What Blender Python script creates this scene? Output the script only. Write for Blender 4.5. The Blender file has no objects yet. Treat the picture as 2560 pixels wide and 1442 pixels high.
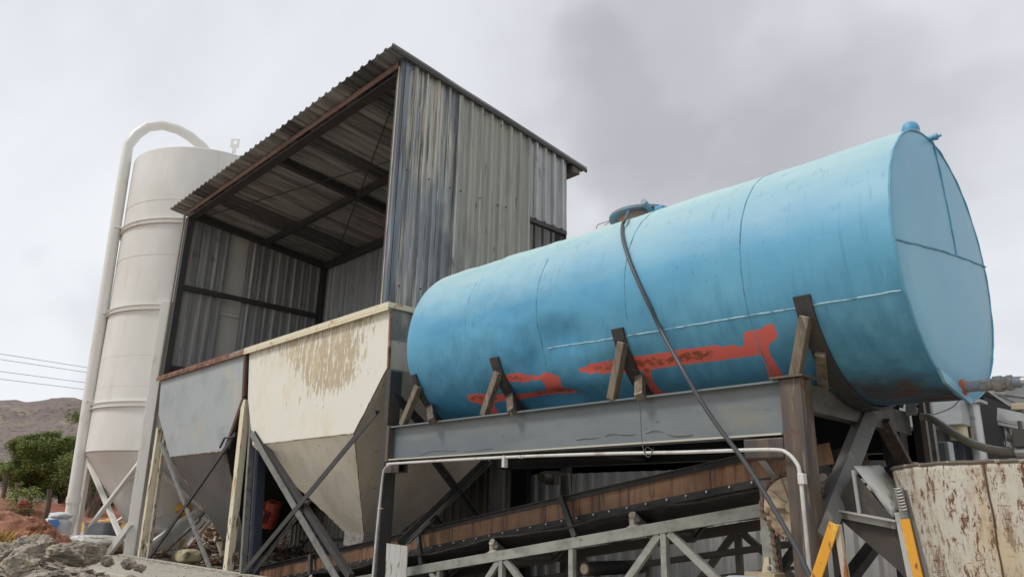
import bpy, math, random
import numpy as np
from mathutils import Vector, noise
C = bpy.context.scene.collection
S = bpy.context.scene
rad = math.radians
rnd = random.Random(7)

# ------------------------------------------------------------------ camera
FPX, YAW, PITCH, ROLL = 1871.0, rad(46.98), rad(17.02), rad(1.377)
Fw = Vector((-math.sin(YAW)*math.cos(PITCH), math.cos(YAW)*math.cos(PITCH), math.sin(PITCH)))
R0 = Fw.cross(Vector((0, 0, 1))).normalized(); U0 = R0.cross(Fw)
Rt = math.cos(ROLL)*R0 + math.sin(ROLL)*U0
Up = -math.sin(ROLL)*R0 + math.cos(ROLL)*U0
cam = bpy.data.cameras.new("camera"); camo = bpy.data.objects.new("camera", cam); C.objects.link(camo)
from mathutils import Matrix
m = Matrix((Rt, Up, -Fw)).transposed().to_4x4(); camo.matrix_world = m
cam.sensor_width = 36; cam.lens = 36*FPX/2560; cam.clip_start = .05; cam.clip_end = 5000
S.camera = camo

# ------------------------------------------------------------------ sky and sun
SUN_EL, SUN_AZ = rad(52), rad(205)      # azimuth of the sun, measured from +Y towards +X
w = bpy.data.worlds.new("World"); S.world = w; w.use_nodes = True
nt = w.node_tree; N = nt.nodes; L = nt.links; N.clear()
out = N.new('ShaderNodeOutputWorld'); bg = N.new('ShaderNodeBackground'); bg.inputs['Strength'].default_value = .1
sky = N.new('ShaderNodeTexSky'); sky.sky_type = 'NISHITA'; sky.sun_disc = False
sky.sun_elevation = SUN_EL; sky.sun_rotation = SUN_AZ; sky.dust_density = 3
tc = N.new('ShaderNodeTexCoord')
sep = N.new('ShaderNodeSeparateXYZ'); L.new(tc.outputs['Generated'], sep.inputs[0])
zz = N.new('ShaderNodeMath'); zz.operation = 'MAXIMUM'; zz.inputs[1].default_value = 0.0; L.new(sep.outputs['Z'], zz.inputs[0])
za = N.new('ShaderNodeMath'); za.operation = 'ADD'; za.inputs[1].default_value = .22; L.new(zz.outputs[0], za.inputs[0])
dx = N.new('ShaderNodeMath'); dx.operation = 'DIVIDE'; L.new(sep.outputs['X'], dx.inputs[0]); L.new(za.outputs[0], dx.inputs[1])
dy = N.new('ShaderNodeMath'); dy.operation = 'DIVIDE'; L.new(sep.outputs['Y'], dy.inputs[0]); L.new(za.outputs[0], dy.inputs[1])
cmb = N.new('ShaderNodeCombineXYZ'); L.new(dx.outputs[0], cmb.inputs[0]); L.new(dy.outputs[0], cmb.inputs[1])
mp = N.new('ShaderNodeMapping'); mp.inputs['Rotation'].default_value = (0, 0, rad(-32)); mp.inputs['Scale'].default_value = (.55, 1.3, 1)
mp.inputs['Location'].default_value = (1.1, .35, 0)
L.new(cmb.outputs[0], mp.inputs[0])
n1 = N.new('ShaderNodeTexNoise'); n1.inputs['Scale'].default_value = .75; n1.inputs['Detail'].default_value = 5; n1.inputs['Roughness'].default_value = .5
n1.inputs['Distortion'].default_value = .3
L.new(mp.outputs[0], n1.inputs['Vector'])
cr = N.new('ShaderNodeValToRGB'); L.new(n1.outputs['Fac'], cr.inputs[0])
cr.color_ramp.elements[0].position = .12; cr.color_ramp.elements[0].color = (4.75, 4.75, 5.12, 1)
cr.color_ramp.elements[1].position = .80; cr.color_ramp.elements[1].color = (8.5, 8.75, 9.1, 1)
# cloud masses: darker bellies of the overcast in fixed directions, their edges torn by noise
wn = N.new('ShaderNodeTexNoise'); wn.inputs['Scale'].default_value = 2.6; wn.inputs['Detail'].default_value = 4; L.new(tc.outputs['Generated'], wn.inputs['Vector'])
wv = N.new('ShaderNodeVectorMath'); wv.operation = 'SUBTRACT'; wv.inputs[1].default_value = (.5, .5, .5); L.new(wn.outputs['Color'], wv.inputs[0])
ws = N.new('ShaderNodeVectorMath'); ws.operation = 'SCALE'; ws.inputs['Scale'].default_value = .22; L.new(wv.outputs[0], ws.inputs[0])
wa = N.new('ShaderNodeVectorMath'); wa.operation = 'ADD'; L.new(tc.outputs['Generated'], wa.inputs[0]); L.new(ws.outputs[0], wa.inputs[1])
acc = None
def dvec(px, py): return (Fw + Rt*((px-1280)/FPX) - Up*((py-721)/FPX)).normalized()
for (px, py, ang, wgt) in ((980, -200, 27, .15), (1500, 90, 18, .12), (1880, 290, 14, .13), (2150, -60, 22, .10), (2500, 330, 12, .08), (60, 740, 11, .15), (620, -60, 16, .08), (1250, 400, 9, .07), (2540, 560, 9, .06)):
    dp = N.new('ShaderNodeVectorMath'); dp.operation = 'DOT_PRODUCT'; dp.inputs[1].default_value = dvec(px, py); L.new(wa.outputs[0], dp.inputs[0])
    mr = N.new('ShaderNodeMapRange'); mr.interpolation_type = 'SMOOTHSTEP'; mr.inputs['From Min'].default_value = math.cos(rad(ang)); mr.inputs['From Max'].default_value = 1.0; mr.inputs['To Max'].default_value = wgt
    L.new(dp.outputs['Value'], mr.inputs['Value'])
    if acc is None: acc = mr.outputs[0]
    else:
        ad = N.new('ShaderNodeMath'); ad.operation = 'ADD'; L.new(acc, ad.inputs[0]); L.new(mr.outputs[0], ad.inputs[1]); acc = ad.outputs[0]
sb = N.new('ShaderNodeMath'); sb.operation = 'SUBTRACT'; L.new(n1.outputs['Fac'], sb.inputs[0]); L.new(acc, sb.inputs[1]); s2 = N.new('ShaderNodeMath'); s2.operation = 'ADD'; s2.inputs[1].default_value = .25; L.new(sb.outputs[0], s2.inputs[0]); L.new(s2.outputs[0], cr.inputs[0])
mx = N.new('ShaderNodeMix'); mx.data_type = 'RGBA'; mx.inputs[0].default_value = .93
L.new(sky.outputs[0], mx.inputs['A']); L.new(cr.outputs[0], mx.inputs['B'])
L.new(mx.outputs['Result'], bg.inputs[0]); L.new(bg.outputs[0], out.inputs[0])
sl = bpy.data.lights.new("sun", 'SUN'); sl.energy = 2.0; sl.angle = rad(13); sl.color = (1, .96, .9)
so = bpy.data.objects.new("sun", sl); C.objects.link(so)
sd = Vector((math.sin(SUN_AZ)*math.cos(SUN_EL), math.cos(SUN_AZ)*math.cos(SUN_EL), math.sin(SUN_EL)))
so.rotation_euler = sd.to_track_quat('Z', 'Y').to_euler()
S.view_settings.view_transform = 'Standard'; S.view_settings.look = 'None'; S.view_settings.gamma = 1
S.view_settings.exposure = 0.12; S.view_settings.use_curve_mapping = False

# ------------------------------------------------------------------ helpers
def ray(px, py): return (Fw + Rt*((px-1280)/FPX) - Up*((py-721)/FPX))
def P(px, py, ax, v):
    """the point of the plane x/y/z = v that the photograph shows at this pixel"""
    d = ray(px, py); return d*(v/d['xyz'.index(ax)])
def mat(name, base, rough=.6, metal=0., layers=(), bump=None, spec=.5, coat=0):
    mt = bpy.data.materials.new(name); mt.use_nodes = True
    t = mt.node_tree; b = t.nodes['Principled BSDF']; l = t.links
    b.inputs['Roughness'].default_value = rough; b.inputs['Metallic'].default_value = metal
    b.inputs['Specular IOR Level'].default_value = spec; b.inputs['Coat Weight'].default_value = coat
    tc = t.nodes.new('ShaderNodeTexCoord')
    col = t.nodes.new('ShaderNodeRGB'); col.outputs[0].default_value = (*base, 1); cur = col.outputs[0]
    rv = t.nodes.new('ShaderNodeValue'); rv.outputs[0].default_value = rough; cr_ = rv.outputs[0]
    for i, la in enumerate(layers):
        mp = t.nodes.new('ShaderNodeMapping'); s = la.get('s', (1, 1, 1)); s = (s, s, s) if isinstance(s, (int, float)) else s
        mp.inputs['Scale'].default_value = s; mp.inputs['Location'].default_value = (i*3.7+la.get('off', 0), i*1.9, i*5.3)
        l.new(tc.outputs['Object'], mp.inputs[0])
        if la.get('vor'):
            n = t.nodes.new('ShaderNodeTexVoronoi'); n.inputs['Scale'].default_value = 1; l.new(mp.outputs[0], n.inputs['Vector']); fac = n.outputs['Distance']
        else:
            n = t.nodes.new('ShaderNodeTexNoise'); n.inputs['Scale'].default_value = 1; n.inputs['Detail'].default_value = la.get('det', 6)
            n.inputs['Roughness'].default_value = la.get('nr', .6); n.inputs['Distortion'].default_value = la.get('dis', 0)
            l.new(mp.outputs[0], n.inputs['Vector']); fac = n.outputs['Fac']
        if 'attr' in la:
            at = t.nodes.new('ShaderNodeAttribute'); at.attribute_name = la['attr']
            ml = t.nodes.new('ShaderNodeMath'); ml.operation = 'MULTIPLY_ADD'; ml.inputs[1].default_value = la.get('k', .6); ml.inputs[2].default_value = -.5*la.get('k', .6)
            l.new(fac, ml.inputs[0]); ad = t.nodes.new('ShaderNodeMath'); ad.operation = 'ADD'; l.new(ml.outputs[0], ad.inputs[0]); l.new(at.outputs['Fac'], ad.inputs[1]); fac = ad.outputs[0]
        mr = t.nodes.new('ShaderNodeMapRange'); mr.inputs['From Min'].default_value = la['lo']; mr.inputs['From Max'].default_value = la['hi']
        mr.inputs['To Max'].default_value = la.get('amt', 1); l.new(fac, mr.inputs['Value']); f = mr.outputs[0]
        if 'm' in la:      # second noise multiplies the first, so patches have patches
            s2 = la['m']; s2 = (s2, s2, s2) if isinstance(s2, (int, float)) else s2
            mp2 = t.nodes.new('ShaderNodeMapping'); mp2.inputs['Scale'].default_value = s2; mp2.inputs['Location'].default_value = (9+i, 4, 2); l.new(tc.outputs['Object'], mp2.inputs[0])
            n2 = t.nodes.new('ShaderNodeTexNoise'); n2.inputs['Scale'].default_value = 1; n2.inputs['Detail'].default_value = 3; l.new(mp2.outputs[0], n2.inputs['Vector'])
            mr2 = t.nodes.new('ShaderNodeMapRange'); mr2.inputs['From Min'].default_value = la.get('mlo', .48); mr2.inputs['From Max'].default_value = la.get('mhi', .56); l.new(n2.outputs['Fac'], mr2.inputs['Value'])
            mm = t.nodes.new('ShaderNodeMath'); mm.operation = 'MULTIPLY'; l.new(f, mm.inputs[0]); l.new(mr2.outputs[0], mm.inputs[1]); f = mm.outputs[0]
        mxn = t.nodes.new('ShaderNodeMix'); mxn.data_type = 'RGBA'; l.new(f, mxn.inputs[0]); l.new(cur, mxn.inputs['A']); mxn.inputs['B'].default_value = (*la['c'], 1); cur = mxn.outputs['Result']
        if 'r' in la:
            mf = t.nodes.new('ShaderNodeMix'); l.new(f, mf.inputs[0]); l.new(cr_, mf.inputs['A']); mf.inputs['B'].default_value = la['r']; cr_ = mf.outputs['Result']
    l.new(cur, b.inputs['Base Color']); l.new(cr_, b.inputs['Roughness'])
    if bump:
        mp = t.nodes.new('ShaderNodeMapping'); s = bump[0]; s = (s, s, s) if isinstance(s, (int, float)) else s
        mp.inputs['Scale'].default_value = s; l.new(tc.outputs['Object'], mp.inputs[0])
        n = t.nodes.new('ShaderNodeTexNoise'); n.inputs['Scale'].default_value = 1; n.inputs['Detail'].default_value = 6; l.new(mp.outputs[0], n.inputs['Vector'])
        bp = t.nodes.new('ShaderNodeBump'); bp.inputs['Strength'].default_value = bump[1]; bp.inputs['Distance'].default_value = bump[2]
        l.new(n.outputs['Fac'], bp.inputs['Height']); l.new(bp.outputs[0], b.inputs['Normal'])
    return mt
def tag(o, label=None, cat=None, group=None, kind=None):
    for k, v in (('label', label), ('category', cat), ('group', group), ('kind', kind)):
        if v: o[k] = v
    return o
def thing(name, label, cat, loc=(0, 0, 0), group=None):
    o = bpy.data.objects.new(name, None); o.empty_display_size = .2; C.objects.link(o); o.location = loc
    return tag(o, label, cat, group)
class MB:
    def __init__(s): s.v = []; s.f = []
    def add(s, vs, fs):
        n = len(s.v); s.v += [Vector(v) for v in vs]; s.f += [tuple(i+n for i in f) for f in fs]; return s
    def box(s, a, b):
        x0, y0, z0 = a; x1, y1, z1 = b
        return s.add([(x0,y0,z0),(x1,y0,z0),(x1,y1,z0),(x0,y1,z0),(x0,y0,z1),(x1,y0,z1),(x1,y1,z1),(x0,y1,z1)],
                     [(0,3,2,1),(4,5,6,7),(0,1,5,4),(1,2,6,5),(2,3,7,6),(3,0,4,7)])
    def obox(s, c, ax, ay, az):
        c = Vector(c); vs = [c+ax*i+ay*j+az*k for k in (-1, 1) for j in (-1, 1) for i in (-1, 1)]
        return s.add(vs, [(0,2,3,1),(4,5,7,6),(0,1,5,4),(1,3,7,5),(3,2,6,7),(2,0,4,6)])
    def sect(s, p0, p1, poly, up=(0, 0, 1)):
        """sweep a closed 2-D section (side, up) from p0 to p1"""
        p0 = Vector(p0); p1 = Vector(p1); d = (p1-p0).normalized(); up = Vector(up)
        sd = d.cross(up)
        if sd.length < 1e-4: sd = d.cross(Vector((0, 1, 0)))
        sd.normalize(); u = sd.cross(d)
        n = len(poly); vs = [p+sd*a+u*b for p in (p0, p1) for a, b in poly]
        return s.add(vs, [(i, (i+1) % n, (i+1) % n+n, i+n) for i in range(n)]+[tuple(range(n-1, -1, -1)), tuple(range(n, 2*n))])
    def beam(s, p0, p1, w, h, up=(0, 0, 1)):
        return s.sect(p0, p1, [(-w/2, -h/2), (w/2, -h/2), (w/2, h/2), (-w/2, h/2)], up)
    def angle(s, p0, p1, w, up=(0, 0, 1), t=.008, sx=1, sy=1):
        p = [(0, 0), (w, 0), (w, t), (t, t), (t, w), (0, w)]
        p = [((a-w/2)*sx, (b-w/2)*sy) for a, b in p]
        if sx*sy < 0: p = p[::-1]
        return s.sect(p0, p1, p, up)
    def ibeam(s, p0, p1, w, h, t=.012, up=(0, 0, 1)):
        a, b = w/2, h/2
        return s.sect(p0, p1, [(-a,-b),(a,-b),(a,-b+t),(t/2,-b+t),(t/2,b-t),(a,b-t),(a,b),(-a,b),(-a,b-t),(-t/2,b-t),(-t/2,-b+t),(-a,-b+t)], up)
    def channel(s, p0, p1, w, h, t=.01, up=(0, 0, 1), sx=1):
        a, b = w/2, h/2
        p = [(-a,-b),(a,-b),(a,-b+t),(-a+t,-b+t),(-a+t,b-t),(a,b-t),(a,b),(-a,b)]
        p = [(x*sx, y) for x, y in p]
        if sx < 0: p = p[::-1]
        return s.sect(p0, p1, p, up)
    def tube(s, pts, r, n=10, cap=True):
        pts = [Vector(p) for p in pts]; rs = r if isinstance(r, (list, tuple)) else [r]*len(pts)
        t0 = (pts[1]-pts[0]).normalized(); nrm = t0.orthogonal().normalized(); b0 = len(s.v); m_ = len(pts)
        for i, p in enumerate(pts):
            t = ((pts[min(i+1, m_-1)]-p).normalized()+(p-pts[max(i-1, 0)]).normalized())
            t = t.normalized() if t.length > 1e-6 else t0
            nrm = (nrm-t*nrm.dot(t)).normalized(); bn = t.cross(nrm)
            for k in range(n):
                a = 2*math.pi*k/n; s.v.append(p+nrm*(math.cos(a)*rs[i])+bn*(math.sin(a)*rs[i]))
        for i in range(m_-1):
            for k in range(n):
                k2 = (k+1) % n; s.f.append((b0+i*n+k, b0+i*n+k2, b0+(i+1)*n+k2, b0+(i+1)*n+k))
        if cap: s.f.append(tuple(b0+k for k in range(n-1, -1, -1))); s.f.append(tuple(b0+(m_-1)*n+k for k in range(n)))
        return s
    def cyl(s, p0, p1, r, n=24, r2=None): return s.tube([p0, p1], [r, r if r2 is None else r2], n)
    def plate(s, poly, t, nrm):
        nrm = Vector(nrm).normalized()*t; n = len(poly); a = [Vector(p) for p in poly]
        return s.add(a+[p+nrm for p in a], [tuple(range(n)), tuple(range(2*n-1, n-1, -1))]+[(i, i+n, (i+1) % n+n, (i+1) % n) for i in range(n)])
    def lathe(s, prof, c, n=48, axis='z'):
        b0 = len(s.v)
        for r, z in prof:
            for k in range(n):
                a = 2*math.pi*k/n; s.v.append(Vector((c[0]+r*math.cos(a), c[1]+r*math.sin(a), c[2]+z)))
        for i in range(len(prof)-1):
            for k in range(n):
                k2 = (k+1) % n; s.f.append((b0+i*n+k, b0+i*n+k2, b0+(i+1)*n+k2, b0+(i+1)*n+k))
        return s
    def build(s, name, m, parent=None, smooth=False, solid=None, bevel=None, attr=None, org=None):
        me = bpy.data.meshes.new(name)
        o = bpy.data.objects.new(name, me); C.objects.link(o)
        off = Vector((0, 0, 0)); p = parent
        while p: off += p.location; p = p.parent
        if org is not None: o.location = Vector(org)-off; off = Vector(org)
        me.from_pydata([v-off for v in s.v], [], s.f)
        import bmesh
        bm = bmesh.new(); bm.from_mesh(me); bmesh.ops.recalc_face_normals(bm, faces=bm.faces)
        bm.to_mesh(me); bm.free()
        me.materials.append(m)
        if parent: o.parent = parent
        if attr:
            for k, vals in attr.items():
                a = me.attributes.new(k, 'FLOAT', 'POINT'); a.data.foreach_set('value', np.asarray(vals, dtype=np.float32))
        if smooth:
            for q in me.polygons: q.use_smooth = True
            me.set_sharp_from_angle(angle=rad(38))
        if bevel:
            b = o.modifiers.new('bevel', 'BEVEL'); b.width = bevel; b.segments = 2; b.limit_method = 'ANGLE'
        if solid:
            d = o.modifiers.new('solid', 'SOLIDIFY'); d.thickness = solid; d.offset = 0
        return o
def ztube(pts, sub=6):
    """Catmull-Rom through points"""
    pts = [Vector(p) for p in pts]; q = [pts[0]]+pts+[pts[-1]]; o = []
    for i in range(1, len(q)-2):
        for k in range(sub):
            t = k/sub; a, b, c, d = q[i-1], q[i], q[i+1], q[i+2]
            o.append(.5*((2*b)+(c-a)*t+(2*a-5*b+4*c-d)*t*t+(-a+3*b-3*c+d)*t**3))
    return o+[pts[-1]]
def corr(mb, o, u, lu, n, zlo, zhi, pitch=.2, depth=.036, top=.35, ph=0, wav=.004, rows=4, seed=0):
    """trapezoid-ribbed sheet: ribs run along z (or along vdir returned by zlo/zhi points)"""
    o = Vector(o); u = Vector(u).normalized(); n = Vector(n).normalized()
    us = [0]; x = -ph
    while x < lu:
        for fr, h in ((.0, 0), (.10, 1), (.10+top*.6, 1), (.20+top*.6, 0), (.62, 0), (.64, .12), (.70, .12), (.72, 0)):
            if 0 < x+fr*pitch < lu: us.append(x+fr*pitch)
        x += pitch
    us.append(lu)
    def hh(a):
        f = ((a+ph) % pitch)/pitch
        pts = ((0, 0), (.10, 1), (.10+top*.6, 1), (.20+top*.6, 0), (.62, 0), (.64, .12), (.70, .12), (.72, 0), (1, 0))
        for (f0, h0), (f1, h1) in zip(pts, pts[1:]):
            if f0 <= f+1e-6 <= f1+1e-6: return h0+(h1-h0)*max(0, min(1, (f-f0)/(f1-f0)))
        return 0
    b0 = len(mb.v); k = len(us)
    for r in range(rows+1):
        t = r/rows
        for a in us:
            p0 = Vector(zlo(a)); p1 = Vector(zhi(a)); p = p0.lerp(p1, t)
            wv = noise.noise(Vector((a*2.3+seed*7, t*5, seed)))*wav
            mb.v.append(p+n*(hh(a)*depth+wv))
    for r in range(rows):
        for i in range(k-1):
            mb.f.append((b0+r*k+i, b0+r*k+i+1, b0+(r+1)*k+i+1, b0+(r+1)*k+i))
    return mb
def inpoly(x, y, poly):
    ins = np.zeros(x.shape, bool); j = len(poly)-1
    for i in range(len(poly)):
        xi, yi = poly[i]; xj, yj = poly[j]
        if yi != yj: ins ^= ((yi > y) != (yj > y)) & (x < (xj-xi)*(y-yi)/(yj-yi)+xi)
        j = i
    return ins
def topix(V):
    V = np.asarray(V); f = V@np.array(Fw); return 1280+FPX*(V@np.array(Rt))/f, 721-FPX*(V@np.array(Up))/f
def blur(a, it, wrap=False):
    for _ in range(it):
        b = np.pad(a, ((1, 1), (1, 1)), 'edge'); a = (b[1:-1, 1:-1]*2+b[:-2, 1:-1]+b[2:, 1:-1]+b[1:-1, :-2]+b[1:-1, 2:])/6
    return a

# ------------------------------------------------------------------ materials
RUST = (.13, .05, .022); DIRT = (.16, .12, .085)
galv = mat('galvanised_sheet', (.36, .365, .37), .42, .5, [
    dict(c=(.25, .255, .265), s=(9, 9, .5), lo=.42, hi=.62, amt=.7), dict(c=(.50, .49, .46), s=(14, 14, .35), lo=.5, hi=.6, amt=.7, r=.7),
    dict(c=(.12, .12, .125), s=(5, 5, 2.2), lo=.6, hi=.72, amt=.6, r=.8)], bump=(3, .3, .02))
roofm = mat('weathered_roof_sheet', (.34, .34, .335), .6, .3, [
    dict(c=(.18, .175, .17), s=(4.5, .25, 4), lo=.45, hi=.55, amt=.9), dict(c=(.34, .32, .29), s=(16, .4, 10), lo=.55, hi=.62, amt=.5),
    dict(c=(.06, .06, .065), s=(.85, .015, .01), lo=.545, hi=.55, amt=.8, det=1), dict(c=(.36, .35, .33), s=(40, .8, 40), lo=.60, hi=.64, amt=.5)])
whitewall = mat('dusty_wall_sheet', (.52, .525, .52), .55, .1, [dict(c=(.38, .37, .35), s=(4, 4, .8), lo=.45, hi=.7, amt=.6), dict(c=(.50, .36, .35), s=(20, 20, .6), lo=.52, hi=.62, amt=.5)])
paleSheet = mat('pale_sheet', (.42, .42, .40), .5, .1, [dict(c=(.22, .19, .15), s=(12, 12, 1), lo=.5, hi=.66, amt=.8), dict(c=(.12, .10, .08), s=(20, 20, 4), lo=.6, hi=.66)])
sheetA = mat('patched_paint_sheet', (.225, .24, .25), .45, .35, [
    dict(c=(.52, .49, .42), s=(22, 22, .45), lo=.44, hi=.53, m=(1.3, 1.3, .55), mlo=.46, mhi=.56, r=.7),
    dict(c=(.10, .11, .12), s=(30, 30, .8), lo=.55, hi=.6, amt=.9),
    dict(c=(.23, .31, .38), s=(9, 9, .9), lo=.57, hi=.68, amt=.6, m=(1.5, 1.5, 1.1), mlo=.5, mhi=.6),
    dict(c=(.38, .34, .25), s=(14, 14, .6), lo=.58, hi=.66, amt=.6),
    dict(c=(.62, .6, .55), s=(60, 60, 1.2), lo=.60, hi=.63, amt=.8), dict(c=(.08, .09, .11), s=(2, 2, .8), lo=.52, hi=.7, amt=.65)], bump=(8, .35, .01))
sheetB = mat('grey_beige_sheet', (.34, .335, .295), .62, .15, [
    dict(c=(.25, .25, .23), s=(10, 10, .5), lo=.45, hi=.6, amt=.8), dict(c=(.10, .10, .09), s=(16, 16, 2.4), lo=.64, hi=.70, amt=.9),
    dict(c=(.42, .41, .37), s=(34, 34, .8), lo=.56, hi=.6, amt=.6), dict(c=(.17, .17, .17), s=(1.6, 1.6, .4), lo=.55, hi=.68, amt=.7)], bump=(6, .25, .01))
dsteel = mat('dark_steel', (.045, .045, .047), .6, .2, [dict(c=(.075, .055, .04), s=5, lo=.5, hi=.7, amt=.8), dict(c=(.13, .12, .11), s=(14, 14, 14), lo=.6, hi=.68, amt=.4)])
brownst = mat('brown_worn_steel', (.115, .082, .06), .6, .1, [dict(c=(.055, .05, .05), s=(14, 14, 1.2), lo=.45, hi=.6, amt=.9), dict(c=(.27, .2, .13), s=(22, 22, 1.8), lo=.57, hi=.66, amt=.8), dict(c=(.12, .035, .015), s=9, lo=.62, hi=.7)], bump=(18, .3, .006))
strutm = mat('brushed_brown_strut', (.20, .165, .12), .45, .3, [dict(c=(.11, .085, .065), s=(20, 20, 3), lo=.45, hi=.62, amt=.8), dict(c=(.34, .31, .26), s=(34, 34, 2.5), lo=.56, hi=.66, amt=.6)], bump=(20, .3, .006))
frontbm = mat('red_oxide_channel', (.20, .115, .085), .6, 0, [dict(c=(.13, .07, .05), s=(2, 9, 9), lo=.45, hi=.65), dict(c=(.27, .2, .16), s=(6, 20, 20), lo=.58, hi=.68, amt=.6)])
greyp = mat('grey_painted_beam', (.165, .185, .19), .42, .15, [
    dict(c=(.22, .21, .16), s=(2, 3, 5), lo=.55, hi=.72, amt=.6), dict(c=(.12, .145, .16), s=(.9, 2, 3), lo=.42, hi=.6, amt=.8),
    dict(c=(.25, .12, .05), s=(3.2, 5, 2.2), lo=.66, hi=.74, amt=.7), dict(c=(.5, .5, .48), s=(34, 34, 34), lo=.76, hi=.78, amt=.7),
    dict(c=(.07, .06, .055), s=(12, 12, 30), lo=.66, hi=.7, amt=.6)], bump=(5, .12, .01))
greyb = mat('grey_brace', (.19, .19, .18), .5, .2, [dict(c=(.08, .075, .07), s=(9, 9, 9), lo=.5, hi=.68, amt=.8), dict(c=(.4, .4, .38), s=(24, 24, 24), lo=.62, hi=.68, amt=.5)])
trussm = mat('truss_grey_green', (.31, .315, .28), .55, .05, [dict(c=(.17, .17, .15), s=(5, 8, 8), lo=.45, hi=.65, amt=.8), dict(c=(.10, .08, .06), s=(18, 18, 18), lo=.62, hi=.7, amt=.7), dict(c=(.32, .3, .24), s=(2, 3, 12), lo=.55, hi=.7, amt=.5)])
skirtm = mat('brown_skirt_plate', (.23, .125, .065), .6, 0, [dict(c=(.14, .08, .05), s=(4, 4, 3), lo=.42, hi=.66, amt=.8), dict(c=(.12, .04, .025), s=(9, 9, .9), lo=.54, hi=.62, amt=.9), dict(c=(.05, .035, .03), s=(26, 26, 1.4), lo=.57, hi=.63, amt=.9), dict(c=(.28, .17, .10), s=(3, 3, 9), lo=.58, hi=.7, amt=.5)], bump=(20, .2, .006))
rubber = mat('belt_rubber', (.022, .022, .022), .55, 0, [dict(c=(.06, .055, .05), s=(4, 12, 12), lo=.5, hi=.7)])
black = mat('black_paint', (.012, .012, .014), .6)
dblue = mat('dark_blue_post', (.035, .045, .07), .5, 0, [dict(c=(.12, .11, .1), s=(10, 10, 6), lo=.62, hi=.68, amt=.6)])
cream = mat('cream_hopper_paint', (.65, .63, .56), .5, 0, [
    dict(c=(.42, .35, .24), attr='peel', s=(15, 15, 4.0), k=5.5, lo=.60, hi=.85, nr=.76, det=8, r=.8),
    dict(c=(.58, .5, .34), s=(2.2, 2.2, 1.2), lo=.52, hi=.72, amt=.6), dict(c=(.2, .13, .08), s=(30, 30, 18), lo=.71, hi=.74),
    dict(c=(.30, .12, .05), s=(11, 11, 2), lo=.70, hi=.76, amt=.8)], bump=(7, .12, .01))
creamlow = mat('cream_dusty_hopper', (.70, .65, .55), .6, 0, [
    dict(c=(.56, .50, .41), s=(3, 3, 1), lo=.45, hi=.65, amt=.8), dict(c=(.05, .04, .03), s=(26, 40, 16), lo=.655, hi=.68, m=1.3, mlo=.45, mhi=.6),
    dict(c=(.25, .11, .05), s=(10, 10, 1.6), lo=.68, hi=.74, amt=.8)], bump=(7, .15, .01))
creamside = mat('cream_side_plate', (.56, .50, .42), .65, 0, [
    dict(c=(.44, .38, .31), s=(2, 2, 1), lo=.45, hi=.65), dict(c=(.02, .015, .012), s=(22, 34, 24), lo=.60, hi=.63, m=1.6, mlo=.47, mhi=.58, nr=.75)], bump=(7, .15, .01))
hopg = mat('grey_hopper_paint', (.31, .335, .34), .5, .05, [
    dict(c=(.42, .38, .27), s=(2.2, 2.2, 1.6), lo=.58, hi=.7, amt=.6), dict(c=(.22, .25, .27), s=(1.4, 1.4, 1.8), lo=.5, hi=.68, amt=.8), dict(c=(.16, .12, .1), s=(22, 22, 9), lo=.70, hi=.74)], bump=(6, .12, .01))
hopgd = mat('bare_grey_hopper', (.19, .195, .195), .45, .45, [dict(c=(.14, .14, .145), s=(2, 2, 3), lo=.42, hi=.72, amt=.7), dict(c=(.3, .3, .29), s=(30, 30, 10), lo=.64, hi=.68, amt=.5)], bump=(14, .25, .008))
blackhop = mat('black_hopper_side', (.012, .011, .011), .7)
rustrim = mat('rusty_rim', (.24, .12, .07), .65, .1, [dict(c=(.10, .04, .02), s=(6, 6, 6), lo=.45, hi=.6), dict(c=(.33, .3, .27), s=(2, 8, 8), lo=.55, hi=.65, amt=.7)])
creamrim = mat('cream_rim', (.62, .57, .42), .55, 0, [dict(c=(.34, .17, .06), s=(8, 8, 8), lo=.58, hi=.68, amt=.9), dict(c=(.12, .09, .06), s=(22, 22, 22), lo=.64, hi=.7)])
creampost = mat('flaking_cream_post', (.62, .56, .41), .6, 0, [dict(c=(.14, .085, .05), s=(20, 20, 3.5), lo=.58, hi=.62), dict(c=(.40, .30, .18), s=(5, 5, 1.5), lo=.52, hi=.7, amt=.7), dict(c=(.16, .05, .03), s=(3, 3, 1.6), lo=.64, hi=.68)], bump=(25, .35, .005))
silom = mat('silo_cream', (.64, .63, .59), .42, 0, [dict(c=(.71, .705, .675), s=(1.2, 1.2, .8), lo=.45, hi=.7), dict(c=(.55, .5, .38), s=(5, 5, .5), lo=.58, hi=.72, amt=.5), dict(c=(.4, .3, .2), s=(22, 22, 12), lo=.74, hi=.77)], bump=(1.2, .12, .05))
silow = mat('silo_white_steel', (.70, .69, .655), .45, 0, [dict(c=(.5, .44, .33), s=(8, 8, 2), lo=.58, hi=.7, amt=.6), dict(c=(.3, .17, .08), s=(20, 20, 12), lo=.7, hi=.75)])
zincp = mat('zinc_pipe', (.55, .55, .55), .35, .5, [dict(c=(.3, .28, .26), s=8, lo=.5, hi=.7)])
pvc = mat('white_conduit', (.55, .54, .52), .4, .0, [dict(c=(.33, .29, .26), s=(7, 7, 3), lo=.5, hi=.7)])
hosem = mat('grey_hose', (.055, .057, .066), .5)
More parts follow.
